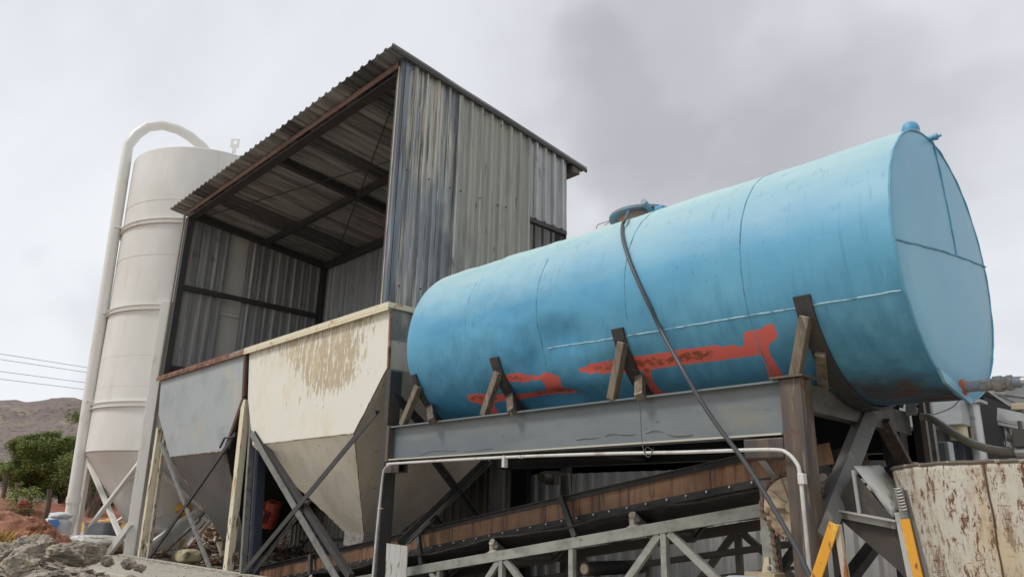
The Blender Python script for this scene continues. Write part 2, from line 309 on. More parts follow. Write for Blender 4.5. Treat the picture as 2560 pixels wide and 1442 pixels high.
bluep = mat('blue_tank_paint', (.068, .278, .455), .52, 0, [
    dict(c=(.14, .38, .51), s=(.6, .6, .9), lo=.4, hi=.7, amt=.8),
    dict(c=(.48, .60, .54), attr='dust', s=(1.1, 6, 2.5), k=.5, lo=.2, hi=1.15, amt=.85, r=.62),  # pale top: some dust, plus sky sheen painted into the colour
    dict(c=(.03, .17, .31), attr='grime', s=(9, 7, 1.2), k=1.2, lo=.4, hi=1.0, amt=.7),  # streaky darker blue underside: shade put into the paint colour
    dict(c=(.045, .06, .07), s=(48, 48, 34), lo=.64, hi=.67, m=1.1, mlo=.5, mhi=.62, amt=.8),
    dict(c=(.05, .19, .30), s=(20, 9, .9), lo=.60, hi=.68, amt=.35),
    dict(c=(.64, .125, .10), attr='primer', s=(14, 14, 14), k=.55, lo=.49, hi=.52, nr=.65, r=.7),
    dict(c=(.25, .07, .03), attr='primerrust', s=(17, 17, 30), k=2.4, lo=.86, hi=.96, nr=.8, r=.8),
    dict(c=(.045, .055, .07), attr='soot', s=(2.6, 5, 6), k=2.0, lo=.25, hi=1.25, nr=.7, r=.8), dict(c=(.10, .045, .025), attr='soot', s=(3.5, 6, 9), k=3.2, lo=.95, hi=1.35, nr=.8, r=.85)],
    bump=(2.2, .22, .012), coat=.0)
bluee = mat('blue_tank_end_paint', (.165, .385, .55), .5, 0, [dict(c=(.20, .44, .57), s=(1, 1, .7), lo=.4, hi=.7), dict(c=(.24, .41, .49), s=(1.3, 1.3, .5), lo=.5, hi=.72, amt=.6)], bump=(1.5, .2, .02))
blued = mat('blue_weld', (.10, .30, .43), .5)
weldw = mat('pale_weld', (.34, .52, .60), .6, 0, [dict(c=(.10, .22, .30), s=(14, 40, 40), lo=.5, hi=.6)])
weldd = mat('dark_weld', (.09, .27, .38), .6, 0, [dict(c=(.05, .07, .09), s=(9, 9, 9), lo=.5, hi=.6)])
orange = mat('orange_rust', (.34, .20, .12), .7, 0, [dict(c=(.22, .25, .27), s=6, lo=.45, hi=.55), dict(c=(.42, .2, .08), s=9, lo=.58, hi=.68)])
lidm = mat('grey_blue_lid', (.16, .21, .25), .5, .1, [dict(c=(.09, .25, .36), s=5, lo=.5, hi=.6)])
redp = mat('red_motor_paint', (.36, .055, .035), .55, 0, [dict(c=(.12, .035, .025), s=12, lo=.5, hi=.62), dict(c=(.04, .03, .03), s=26, lo=.6, hi=.66)])
yellowp = mat('yellow_paint', (.60, .28, .02), .5, 0, [dict(c=(.68, .43, .07), s=(9, 9, 3), lo=.54, hi=.62), dict(c=(.2, .08, .03), s=(26, 26, 12), lo=.60, hi=.64), dict(c=(.35, .13, .04), s=(7, 7, 7), lo=.62, hi=.68)])
rustwhite = mat('rust_white_bar', (.38, .33, .27), .6, 0, [dict(c=(.25, .09, .03), s=(16, 16, 4), lo=.5, hi=.6), dict(c=(.6, .28, .04), s=(12, 12, 3), lo=.6, hi=.66)])
ringb = mat('ring_beige', (.48, .40, .28), .55)
bowlm = mat('scraped_cream_bowl', (.49, .46, .395), .6, 0, [
    dict(c=(.30, .20, .12), s=(5, 5, 1.3), lo=.49, hi=.64, amt=.7, nr=.8), dict(c=(.14, .065, .035), s=(13, 13, 3), lo=.57, hi=.61, nr=.8, m=(.9, .9, .5), mlo=.44, mhi=.6),
    dict(c=(.48, .38, .24), s=(4, 4, 1.4), lo=.52, hi=.68, amt=.8),
    dict(c=(.13, .055, .025), s=(24, 24, 7), lo=.54, hi=.575, m=(2.6, 2.6, .7), mlo=.45, mhi=.56, nr=.8, r=.85),
    dict(c=(.12, .06, .035), s=(70, 70, 22), lo=.60, hi=.63, m=3.1, mlo=.42, mhi=.55, nr=.7),
    dict(c=(.11, .055, .03), s=(9, 9, 60), lo=.625, hi=.65, nr=.7), dict(c=(.15, .07, .035), s=(60, 60, 9), lo=.635, hi=.66, nr=.7),
    dict(c=(.40, .09, .04), s=(10, 10, 6), lo=.70, hi=.73, amt=.9), dict(c=(.33, .28, .22), s=3, lo=.58, hi=.72, amt=.6)], bump=(24, .35, .004))
chutem = mat('dusty_dark_chute', (.40, .40, .385), .6, .05, [dict(c=(.30, .29, .26), s=(3, 3, 3), lo=.48, hi=.7), dict(c=(.12, .11, .10), s=(8, 8, 2), lo=.52, hi=.66)])
chuted = mat('rusty_dark_chute', (.05, .045, .04), .7, .0, [dict(c=(.11, .075, .05), s=(9, 9, 6), lo=.52, hi=.7)])
chainm = mat('rusty_chain', (.19, .13, .09), .55, .3, [dict(c=(.08, .05, .035), s=20, lo=.45, hi=.65)])
woodish = mat('dusty_disc', (.50, .40, .27), .6, .05, [dict(c=(.17, .11, .06), s=(3, 9, 9), lo=.48, hi=.6), dict(c=(.5, .43, .32), s=(4, 4, 4), lo=.55, hi=.7, amt=.7)])
concrete = mat('concrete_slab', (.38, .355, .30), .8, 0, [dict(c=(.26, .24, .20), s=2, lo=.45, hi=.75, amt=.6), dict(c=(.14, .12, .1), s=(22, 22, 22), lo=.65, hi=.7, amt=.6)], bump=(14, .3, .01))
rockm = mat('grey_brown_rock', (.34, .285, .22), .9, 0, [dict(c=(.21, .185, .155), s=5, lo=.42, hi=.6), dict(c=(.46, .37, .26), s=11, lo=.55, hi=.68, amt=.8), dict(c=(.33, .16, .10), s=3, lo=.64, hi=.74, amt=.7)], bump=(28, .9, .02))
redrock = mat('red_rock', (.30, .13, .085), .9, 0, [dict(c=(.2, .07, .045), s=7, lo=.42, hi=.6), dict(c=(.42, .27, .2), s=13, lo=.56, hi=.7, amt=.8)], bump=(28, .9, .02))
gravelm = mat('gravel_chips', (.34, .29, .23), .9, 0, [dict(c=(.17, .15, .13), s=9, lo=.4, hi=.6)])
groundm = mat('dusty_ground', (.42, .37, .29), .95, 0, [dict(c=(.17, .135, .11), attr='scrub', s=(.15, .15, 1), k=.5, lo=.3, hi=.6), dict(c=(.27, .10, .065), attr='red', s=(1, 1, 1), k=.4, lo=.4, hi=.6), dict(c=(.40, .25, .08), attr='straw', s=(.5, .5, 1), k=.7, lo=.5, hi=.6), dict(c=(.2, .15, .11), s=3, lo=.5, hi=.7, amt=.6)], bump=(9, .8, .03))
hillm = mat('hill_scrub', (.165, .125, .115), .95, 0, [dict(c=(.24, .19, .14), s=.05, lo=.5, hi=.66), dict(c=(.14, .10, .105), s=(.09, .09, .2), lo=.48, hi=.62, amt=.8), dict(c=(.055, .065, .035), s=.42, lo=.57, hi=.61, det=3, amt=.85), dict(c=(.3, .22, .17), s=.7, lo=.62, hi=.66, amt=.6), dict(c=(.06, .075, .055), attr='ridge', s=.08, k=.5, lo=.5, hi=.8)], bump=(.25, 1, 2.5))
leafm = mat('acacia_leaves', (.20, .25, .07), .6, 0, [dict(c=(.25, .29, .08), s=1.4, lo=.4, hi=.65), dict(c=(.09, .13, .04), s=2.5, lo=.5, hi=.66, amt=.7)])
barkm = mat('bark', (.085, .06, .045), .9, 0, [dict(c=(.16, .12, .09), s=(12, 12, 3), lo=.5, hi=.65)])
strawm = mat('dry_yellow_grass', (.50, .33, .10), .8, 0, [dict(c=(.36, .22, .08), s=2, lo=.45, hi=.65)])
junkm = mat('scrap_mix', (.25, .2, .15), .8, 0, [dict(c=(.07, .055, .045), s=2.6, lo=.46, hi=.52, det=4), dict(c=(.42, .36, .26), s=3.7, lo=.54, hi=.57, det=4), dict(c=(.24, .10, .05), s=3.3, lo=.58, hi=.6, det=1)])
plankm = mat('pale_plank', (.40, .33, .22), .8, 0, [dict(c=(.24, .18, .12), s=(5, 5, 5), lo=.5, hi=.65)])
bagm = mat('white_bulk_bag', (.55, .57, .58), .7, 0, [dict(c=(.35, .37, .38), s=3, lo=.5, hi=.7)], bump=(5, .7, .03))
bagblue = mat('bag_blue_print', (.06, .16, .38), .6)
tubm = mat('zinc_tub', (.30, .31, .32), .4, .4)
fasciam = mat('grey_fascia', (.38, .40, .405), .5, 0, [dict(c=(.3, .32, .33), s=(2, 2, 5), lo=.45, hi=.65)])
creampvc = mat('cream_pvc', (.66, .58, .40), .45)
inkm = mat('black_marker', (.02, .02, .02), .6)
wirem = mat('thin_wire', (.06, .06, .06), .5)
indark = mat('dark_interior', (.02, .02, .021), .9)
bluewall = mat('blue_grey_sheet', (.13, .15, .20), .5, .1)
yplastic = mat('yellow_motor', (.55, .30, .03), .5)
greybox = mat('grey_enclosure', (.12, .12, .12), .5)
hosebe = mat('beige_hose', (.25, .225, .18), .5)

exec_parts = []
# ------------------------------------------------------------------ ground, slab, hills
def sstep(a, b, x): t = np.clip((x-a)/(b-a), 0, 1); return t*t*(3-2*t)
def fbm(x, y, s, o=4, sd=0):
    out = np.zeros(x.shape); amp = 1; tot = 0
    xf, yf = x.ravel(), y.ravel()
    for k in range(o):
        out += amp*np.array([noise.noise(Vector((a*s, b*s, sd+k*3.3))) for a, b in zip(xf, yf)]).reshape(x.shape); tot += amp; amp *= .5; s *= 2.1
    return out/tot
nth, nr = 300, 130
th = np.linspace(0, 2*np.pi, nth, endpoint=False); rr = .6*(1600/.6)**(np.linspace(0, 1, nr))
TH, RR = np.meshgrid(th, rr); X = RR*np.cos(TH); Y = RR*np.sin(TH)
near = RR < 60
H = np.full(X.shape, -1.75)
lf = sstep(-15.2, -16.6, X)
H += lf*(.80+.0*X)                                      # the yard behind the slab is higher on the silo side
leftfore = sstep(-5.5, -8., X)*sstep(4.7, 4.3, Y)*sstep(-4, -1, Y)
H = np.maximum(H, -1.75+leftfore*.88)
# rubble mound in front of the slab, bottom left
md = np.exp(-(((X+9.6)/2.3)**2+((Y-1.5)/1.35)**2)); H = np.where(X < -5, np.maximum(H, -.9+.34*md+.02), H) if False else H+.26*md*(X < -4)
# red bank and straw strip
d_ = RR
bank = sstep(22, 25, d_)*sstep(-17, -20, X)
H += bank*(1.15+.35*np.sin(TH*23)*.3)+sstep(30, 60, d_)*sstep(-17, -20, X)*2.2
n_ = fbm(X, Y, .35, 4, 1); H += np.where(near, n_*.14, n_*.14)*sstep(3, 8, d_)*(.25+.75*lf)
H += leftfore*fbm(X, Y, 4.5, 3, 5)*.05
redm = lf*sstep(18., 19, d_)*sstep(30, 27, d_)*sstep(9, 7, Y); redm = np.maximum(redm, .7*lf*np.clip(n_+.5, 0, 1)*(d_ > 18))
straw = sstep(21.5, 22, d_)*sstep(23.6, 23.2, d_)*lf*sstep(7.2, 6.2, Y)
mb = MB(); mb.v = [Vector(p) for p in zip(X.ravel(), Y.ravel(), H.ravel())]
for i in range(nr-1):
    for k in range(nth):
        k2 = (k+1) % nth; mb.f.append((i*nth+k, i*nth+k2, (i+1)*nth+k2, (i+1)*nth+k))
mb.v.append(Vector((0, 0, -1.75))); mb.f += [(nr*nth, (k+1) % nth, k) for k in range(nth)]
g = mb.build('ground', groundm, smooth=True, attr=dict(scrub=list(sstep(24, 27, d_).ravel())+[0], red=list(redm.ravel())+[0], straw=list(straw.ravel())+[0])); tag(g, kind='structure')
def gz(x, y):
    d = math.hypot(x, y); i = int(np.clip(np.searchsorted(rr, d), 0, nr-1)); k = int(round((math.atan2(y, x) % (2*math.pi))/(2*math.pi)*nth)) % nth
    return float(H[i, k])
# concrete strip the hopper posts stand behind
mb = MB(); mb.box((-16.3, 3.55, -1.9), (-5.2, 4.93, -.845)); s_ = mb.build('concrete_slab', concrete, bevel=.02); tag(s_, kind='structure')
mb = MB(); mb.box((-16.3, 4.93, -1.9), (-5.2, 5.0, -.825)); s_ = mb.build('slab_kerb', concrete, bevel=.01); tag(s_, kind='structure')
# hills
az = np.linspace(rad(55), rad(200), 230); rr2 = np.linspace(0, 1, 60)
AZ, T = np.meshgrid(az, rr2); base_d = 150.; D = base_d+T*520
def horizon_y(px): return 1293+.024*(px-1280)
prof_px = [-900, -500, -200, 0, 40, 60, 80, 100, 130, 170, 210, 300, 500, 900, 1400, 2600]
prof_y = [1030, 990, 1000, 1004, 1004, 1008, 1012, 1007, 999, 996, 1003, 1040, 1100, 1160, 1230, 1290]
prof_az = []; prof_t = []
for a, b in zip(prof_px, prof_y):
    r_ = ray(a, b); prof_az.append(math.atan2(r_.y, r_.x)); prof_t.append(r_.z/math.hypot(r_.x, r_.y))
o_ = np.argsort(prof_az); el = np.interp(AZ, np.array(prof_az)[o_], np.array(prof_t)[o_])
HX = D*np.cos(AZ); HY = D*np.sin(AZ)
nn = fbm(HX, HY, .012, 5, 11)
ridge_d = base_d+520*.8
Hh = el*ridge_d*np.clip(sstep(-.05, .8, T)*1.0, 0, 1)*np.where(T > .8, 1-(T-.8)*1.4, 1)
Hh = Hh+nn*16*sstep(0, .35, T)*sstep(.82, .6, T)-2.5*(1-sstep(0, .1, T))
Hh = np.minimum(Hh, el*np.hypot(HX, HY)*1.0)+fbm(HX, HY, .07, 3, 4)*2.6
mb = MB(); mb.v = [Vector(p) for p in zip(HX.ravel(), HY.ravel(), Hh.ravel())]
ka = len(az)
for i in range(len(rr2)-1):
    for k in range(ka-1): mb.f.append((i*ka+k, i*ka+k+1, (i+1)*ka+k+1, (i+1)*ka+k))
h_ = mb.build('hills', hillm, smooth=True, attr=dict(ridge=sstep(.72, .80, T).ravel())); tag(h_, kind='structure')

# ------------------------------------------------------------------ the blue tank
TC = Vector((-1.631, 5.9, 1.879)); TI = .011; TR = 1.011
Ta = Vector((math.cos(TI), 0, -math.sin(TI))); Tb = Vector((0, 1, 0)); Tc = Ta.cross(Tb); TL = 5.48
def tp(s, t, off=0.): return TC-Ta*s+(TR+off)*(-Tb*math.sin(t)+Tc*math.cos(t))
def tpix(px, py, off=0., back=False):
    d = ray(px, py); o = -TC
    dp = d-Ta*d.dot(Ta); op = o-Ta*o.dot(Ta); A = dp.dot(dp); B = 2*dp.dot(op); Cc = op.dot(op)-(TR+off)**2; q = max(0, B*B-4*A*Cc)
    k = (-B-math.sqrt(q))/(2*A); return d*k
def tst(p): q = p-TC; return -q.dot(Ta), math.atan2(-q.dot(Tb), q.dot(Tc))
tank = thing('water_tank', 'large horizontal sky blue cylindrical tank with patches of red primer on its dented side', 'tank', tuple(tp(TL/2, math.pi)))
ns, ntt = 420, 280
ss = np.linspace(0, TL-.0, ns); tt = np.linspace(0, 2*np.pi, ntt, endpoint=False)
SS, TT = np.meshgrid(ss, tt, indexing='ij')
def dent(px, py, rs, rt, dep):
    s0, t0 = tst(tpix(px, py)); return -dep*np.exp(-((SS-s0)/rs)**2-((TT-t0)*TR/rt)**2)
dr = dent(1390, 850, .32, .20, .075)+dent(1395, 1000, .34, .13, .10)+dent(1250, 985, .22, .14, .03)+dent(1560, 905, .3, .1, .018)+dent(1480, 950, .2, .08, -.02)+dent(2180, 900, .3, .2, .012)+dent(1330, 905, .10, .16, .02)
dr += fbm(SS, TT, 1.1, 3, 3)*.024+np.exp(-((SS-3.9)/1.3)**2)*fbm(SS, TT, 3.1, 3, 8)*.022
kn = .17; ov = np.clip(SS-(TL-kn), 0, kn); RRt = TR+dr-(kn-np.sqrt(np.maximum(kn*kn-ov*ov, 0)))
a_, b_, c_ = np.array(Ta), np.array(Tb), np.array(Tc)
VT = np.array(TC)[None, None]-SS[..., None]*a_-b_*(RRt*np.sin(TT))[..., None]+c_*(RRt*np.cos(TT))[..., None]
PX, PY = topix(VT.reshape(-1, 3)); PX = PX.reshape(SS.shape); PY = PY.reshape(SS.shape); vis = (TT > .1) & (TT < 3.3)
def z1(l, s, ox, oy): return [(ox+a/s, oy+b/s) for a, b in l]
A1 = z1([(500,1155),(560,1148),(620,1152),(700,1158),(780,1155),(860,1160),(930,1150),(1000,1143),(1100,1128),(1160,1120),(1230,1112),(1300,1122),(1350,1140),(1290,1148),(1180,1150),(1100,1160),(1000,1180),(860,1195),(720,1215),(600,1220),(520,1215)], 3.005, 1000, 600)
A2 = z1([(570,1212),(700,1212),(720,1260),(745,1310),(655,1310),(620,1250)], 3.005, 1000, 600)
A3 = z1([(780,1008),(900,1000),(960,1012),(1050,1018),(1080,1000),(1130,998),(1200,1025),(1250,1000),(1300,965),(1380,950),(1450,930),(1540,915),(1620,900),(1700,893),(1700,985),(1560,1000),(1450,1002),(1340,985),(1270,985),(1235,1005),(1200,1035),(1205,1080),(1240,1128),(1100,1132),(1085,1080),(1060,1052),(1000,1050),(940,1062),(830,1072),(800,1050)], 3.005, 1000, 600)
A4 = z1([(180,1150),(350,1103),(500,1090),(640,1072),(760,1052),(850,1040),(960,1042),(1060,1040),(1052,950),(1110,942),(1170,925),(1200,900),(1242,890),(1265,940),(1278,990),(1235,1015),(1212,1050),(1225,1100),(1270,1170),(1330,1260),(1218,1265),(1205,1200),(1180,1110),(1150,1092),(1100,1112),(1000,1118),(880,1132),(780,1150),(690,1162),(560,1175),(450,1190),(470,1270),(520,1335),(600,1345),(600,1362),(430,1360),(440,1290),(400,1195),(300,1210),(180,1215)], 2.575, 1450, 460)
prim = sum(inpoly(PX, PY, a).astype(float) for a in (A1, A2, A3, A4)) > 0
prim = prim & vis
rust = prim & (inpoly(PX, PY, A1) | (inpoly(PX, PY, A3) & ((PX < 1355) | (PX > 1480))) | (inpoly(PX, PY, A4) & (PX < 1790) & (PY < 940) & (PY > 870)))
soot = inpoly(PX, PY, [(2075,915),(2150,940),(2230,925),(2310,930),(2390,975),(2430,1000),(2200,1020),(2110,985)]) | inpoly(PX, PY, [(1420,990),(1560,985),(1580,1010),(1400,1015)])
soot = soot & vis
primf = blur(prim.astype(float), 2); rustf = blur(rust.astype(float), 5); sootf = blur(soot.astype(float), 60)
# the long weld rubs bare: dark specks next to it are noise in the paint
dust = np.clip(np.cos(TT)*1.05+.12, 0, 1)**1.1; grime = np.clip(-np.cos(TT)*.8+.25, 0, 1)*(np.sin(TT) > -.3)  # top mask: dust and painted sky sheen; bottom mask: painted shade
mb = MB(); mb.v = [Vector(p) for p in VT.reshape(-1, 3)]
idx = np.arange(ns*ntt).reshape(ns, ntt)
f0 = np.stack([idx[:-1], np.roll(idx, -1, 1)[:-1], np.roll(idx, -1, 1)[1:], idx[1:]], -1).reshape(-1, 4); mb.f = [tuple(map(int, q)) for q in f0]
# left end cap
kc = len(mb.v); rr_ = [.7, .4, .12]; ttl = [float(v) for v in tt]
last = idx[-1]
for q in rr_:
    for k in range(ntt):
        p = TC-Ta*(TL+.02*(1-q))+(TR-kn)*q*(-Tb*math.sin(ttl[k])+Tc*math.cos(ttl[k])); mb.v.append(p)
prev = last
for i in range(3):
    cur = kc+i*ntt+np.arange(ntt)
    for k in range(ntt): mb.f.append((int(prev[k]), int(prev[(k+1) % ntt]), int(cur[(k+1) % ntt]), int(cur[k])))
    prev = cur
mb.f.append(tuple(int(v) for v in prev))
pad = [0.]*(3*ntt)
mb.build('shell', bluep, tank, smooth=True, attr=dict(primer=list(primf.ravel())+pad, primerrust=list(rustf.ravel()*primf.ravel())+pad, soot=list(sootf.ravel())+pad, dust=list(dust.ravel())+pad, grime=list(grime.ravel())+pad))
# right end plate: nearly flat
mb = MB(); nk = 120; rings = [1, .985, .8, .6, .4, .2]
def endp(px, py, off=.0): return P(px, py, 'x', TC.x+off)
for i, q in enumerate(rings):
    for k in range(nk):
        a = 2*math.pi*k/nk; bul = .035*(1-q*q)
        mb.v.append(TC+Ta*(bul+(.004 if i else -.004))+TR*q*(-Tb*math.sin(a)+Tc*math.cos(a)))
for i in range(len(rings)-1):
    for k in range(nk): k2 = (k+1) % nk; mb.f.append((i*nk+k, i*nk+k2, (i+1)*nk+k2, (i+1)*nk+k))
mb.f.append(tuple((len(rings)-1)*nk+k for k in range(nk)))
mb.build('end_plate', bluee, tank, smooth=True)
def wobble(pts, amp, sd): return [p+Vector((noise.noise(p*9+Vector((sd, 0, 0))), noise.noise(p*9+Vector((0, sd, 0))), noise.noise(p*9+Vector((0, 0, sd)))))*amp for p in pts]
mb = MB(); mb.tube(wobble([tp(-.004, 2*math.pi*k/140, .001) for k in range(141)], .006, 1), .009, 6); mb.build('edge_weld', blued, tank)
def onend(px, py):
    p = endp(px, py); q = (p-TC).length/TR; return p+Ta*(.035*(1-min(1, q*q))+.006)
e0, e1, e2, e3, e4 = onend(2234, 598), onend(2345, 633), onend(2460, 668), onend(2325, 350), onend(2376, 640)
for a_p, b_p in ((e0, e2), (e3, e4)):
    pts = [a_p.lerp(b_p, k/30) for k in range(31)]; pts = [TC+(p-TC)-Ta*((p-TC).dot(Ta))+Ta*(.035*(1-min(1, (((p-TC)-Ta*((p-TC).dot(Ta))).length/TR)**2))+.006) for p in pts]
    mb = MB(); mb.tube(wobble(pts, .006, 3), .008, 6); mb.build('plate_weld', blued, tank)
# ring and long seams on the shell
def surf(s, t):
    fi = float(np.clip(s/TL*(ns-1), 0, ns-1.001)); fk = (t % (2*math.pi))/(2*math.pi)*ntt; i = int(fi); k = int(fk) % ntt; u, v = fi-i, fk-int(fk)
    o = RRt[i, k]*(1-u)*(1-v)+RRt[i+1, k]*u*(1-v)+RRt[i, (k+1) % ntt]*(1-u)*v+RRt[i+1, (k+1) % ntt]*u*v; return tp(s, t, float(o)-TR)
for (px, py, t0, t1, r_, m_) in ((1850, 650, .05, 2.9, .0042, weldd), (1563, 750, .05, 1.85, .004, weldd), (1345, 850, 1.0, 2.2, .004, weldd), (1163, 850, 1.05, 1.62, .0025, weldd)):
    s0, _ = tst(tpix(px, py)); mb = MB(); pts = [surf(s0, t0+(t1-t0)*k/70) for k in range(71)]
    mb.tube(wobble(pts, .004, 5), r_, 5); mb.build('ring_weld', m_, tank)
sa, ta_ = tst(tpix(1362, 874)); sb, tb_ = tst(tpix(2253, 726))
mb = MB(); mb.tube(wobble([surf(sa+(sb-sa)*k/160, ta_+(tb_-ta_)*k/160) for k in range(161)], .004, 8), .0055, 5); mb.build('long_weld', weldw, tank)
# manhole on top
hc = P(1607, 520, 'y', 5.9); hz = tp(0, 0).z
hx = hc.x; st, _ = tst(Vector((hx, 5.9, 3))); tz = tp(st, 0).z
mb = MB(); mb.lathe([(.27, -.1), (.27, .062), (.255, .062)], (hx, 5.9, tz), 40); col_ = mb.build('manhole_collar', orange, tank, smooth=True)
mb = MB(); mb.lathe([(.0, .063), (.345, .063), (.35, .066), (.35, .092), (.345, .096), (0, .10)], (hx, 5.9, tz), 48); lid = mb.build('manhole_lid', lidm, tank, smooth=True)
for k in range(0):
    a = 2*math.pi*k/14; mb = MB(); mb.cyl((hx+.31*math.cos(a), 5.9+.31*math.sin(a), tz+.05), (hx+.31*math.cos(a), 5.9+.31*math.sin(a), tz+.15), .013, 6); mb.build('bolt', blued, lid)
q0 = P(1612, 530, 'y', 5.58); mb = MB(); mb.cyl((q0.x, 5.72, tz+.0), (q0.x+.05, 5.52, tz+.035), .025, 16); mb.cyl((q0.x+.047, 5.535, tz+.032), (q0.x+.06, 5.48, tz+.042), .031, 16); mb.build('inlet_stub', lidm, tank, smooth=True)
q1 = P(1650, 517, 'y', 5.75); mb = MB(); mb.box((q1.x-.05, 5.7, tz+.0), (q1.x+.06, 5.8, tz+.07)); mb.build('hinge', bluep, tank, bevel=.02)
mb = MB(); a0 = P(1225, 652, 'y', 5.9); mb.cyl((a0.x, 5.9, tz-.02), (a0.x, 5.9, tz+.07), .1, 20); mb.build('top_boss', bluep, tank, smooth=True)
# vent elbow at the right end
vx = TC.x-.10; vt = tp(.10, 0).z
mb = MB(); mb.lathe([(.045, -.05), (.05, .08), (.062, .09), (.066, .115), (.063, .14), (.052, .165), (.032, .182), (0, .188)], (vx, 5.9, vt), 24); mb.build('vent_elbow', bluep, tank, smooth=True)
mb = MB(); mb.tube([(vx, 5.9, vt+.078), (vx, 5.9, vt+.09)], .068, 16); mb.build('vent_collar', ringb, tank, smooth=True)
q = endp(2318, 349); mb = MB(); mb.tube([q-Vector((.03, 0, 0)), q+Vector((.07, 0, .0))], .022, 12); mb.tube([q+Vector((.05, 0, 0)), q+Vector((.075, 0, 0))], .027, 10); mb.tube([q+Vector((.075, 0, 0)), q+Vector((.10, 0, 0))], .012, 8); mb.build('drain_nipple', blued, tank, smooth=True)
q = endp(2404, 968)
mb = MB(); mb.cyl(q-Vector((.03, 0, 0)), q+Vector((.03, 0, 0)), .054, 28); fl = mb.build('outlet_flange', mat('red_flange', (.45, .11, .05), .5, 0, [dict(c=(.5, .4, .3), s=20, lo=.6, hi=.68)]), tank, smooth=True)
op = mat('dusty_outlet_pipe', (.21, .24, .29), .5, 0, [dict(c=(.25, .24, .22), s=(5, 9, 9), lo=.46, hi=.58)])
mb = MB(); mb.cyl(q, q+Vector((.36, 0, 0)), .038, 24); pp = mb.build('outlet_pipe', op, tank, smooth=True)
mb = MB(); mb.cyl(q+Vector((.12, 0, 0)), q+Vector((.20, 0, 0)), .041, 24); mb.cyl(q+Vector((.20, 0, 0)), q+Vector((.25, 0, 0)), .054, 24); mb.cyl(q+Vector((.25, 0, 0)), q+Vector((.28, 0, 0)), .047, 8); mb.cyl(q+Vector((.28, 0, 0)), q+Vector((.31, 0, 0)), .052, 24); mb.build('coupling', mat('cement_crusted', (.30, .29, .27), .8, 0, [dict(c=(.18, .17, .16), s=14, lo=.45, hi=.6)], bump=(30, .8, .01)), tank, smooth=True)
mb = MB(); mb.cyl(q+Vector((.31, 0, 0)), q+Vector((.46, 0, .005)), .032, 20); mb.build('steel_nipple', zincp, tank, smooth=True)
mb = MB(); mb.cyl(q+Vector((.40, 0, .003)), q+Vector((.44, 0, .004)), .037, 20); mb.build('end_ring', mat('bronze_ring', (.36, .25, .13), .4, .5), tank, smooth=True)
mb = MB(); lp = tp(-.02, math.pi*.94); mb.plate([tp(-.005, 2.60, .0), tp(-.005, 3.25, .0), tp(-.005, 3.2, .035), tp(-.005, 2.72, .035)], .02, Ta); mb.build('lip', bluee, tank)

# grey hose from the manhole down past the stand
hp = [P(1572, 528, 'y', 5.56), tpix(1563, 548, .05), tpix(1556, 566, .025), tpix(1558, 600, .025), tpix(1573, 650, .025), tpix(1596, 706, .025), tpix(1620, 757, .025), tpix(1655, 830, .03)]
hp += [P(1700, 912, 'y', 4.80), P(1748, 995, 'y', 4.79), P(1800, 1072, 'y', 4.80), P(1860, 1152, 'y', 4.81), P(1926, 1256, 'y', 4.80), P(1990, 1368, 'y', 4.78), P(2030, 1450, 'y', 4.76), P(2060, 1500, 'y', 4.74)]
mb = MB(); mb.tube(ztube(hp, 7), .0165, 10); o = mb.build('hose', hosem, smooth=True); tag(o, 'dark grey hose draped over the blue tank and slanting down across the beam', 'hose')
mb = MB(); mb.tube(ztube([P(1535, 548, 'y', 5.8), P(1515, 555, 'y', 5.8), P(1495, 562, 'y', 5.85), P(1491, 572, 'y', 5.9)], 5), .004, 5); mb.tube(ztube([P(1535, 545, 'y', 5.8), P(1522, 556, 'y', 5.8), P(1512, 563, 'y', 5.85)], 5), .0035, 5)
o = mb.build('loose_wire', wirem); tag(o, 'two thin wires sticking out left of the tank manhole', 'wire')

# ------------------------------------------------------------------ tank stand
stand = thing('tank_stand', 'dark steel platform of columns and a long grey beam carrying the blue tank', 'steel stand', (-4.95, 5.9, -1.75))
def part(name, m, fn, parent, **k):
    mb = MB(); fn(mb); return mb.build(name, m, parent, **k)
fb = part('front_beam', greyp, lambda b: b.ibeam((-7.37, 5.07, .79), (-2.55, 5.07, .79), .15, .385, .014), stand)
def crack(b, pts, r=.0022): b.tube(wobble(ztube([P(px, py, 'y', 5.06) for px, py in pts], 6), .010, 3), r, 4)
crk = mat('paint_crack', (.05, .05, .05), .8)
part('paint_crack', crk, lambda b: crack(b, [(1440, 1098), (1490, 1094), (1530, 1086), (1560, 1088), (1610, 1082), (1650, 1078), (1690, 1090), (1730, 1085)]), fb)
part('paint_crack', crk, lambda b: crack(b, [(1045, 1140), (1080, 1128), (1130, 1126), (1180, 1127), (1230, 1120)], .0016), fb)
part('lower_lip', mat('pale_worn_edge', (.42, .40, .34), .6), lambda b: b.box((-7.36, 4.990, .5975), (-2.56, 4.9945, .612)), fb)  # pale strip paints the light caught along the lower flange
part('rear_beam', black, lambda b: b.ibeam((-7.37, 6.78, .79), (-2.51, 6.78, .79), .15, .385, .014), stand)  # black colour stands in for the shade behind the front beam
part('end_plate', brownst, lambda b: b.box((-7.425, 4.985, .585), (-7.372, 5.16, .995)), stand)
part('column', brownst, lambda b: b.box((-2.548, 4.99, -1.8), (-2.385, 5.15, .985)), stand, bevel=.008)
part('column_cap', brownst, lambda b: b.box((-2.60, 4.955, .986), (-2.355, 5.17, 1.0)), stand)
part('column', dsteel, lambda b: b.box((-7.53, 4.99, -1.8), (-7.43, 5.16, 1.65)), stand, bevel=.008)
part('column', dsteel, lambda b: b.box((-2.548, 6.70, -1.8), (-2.385, 6.86, .762)), stand, bevel=.008)
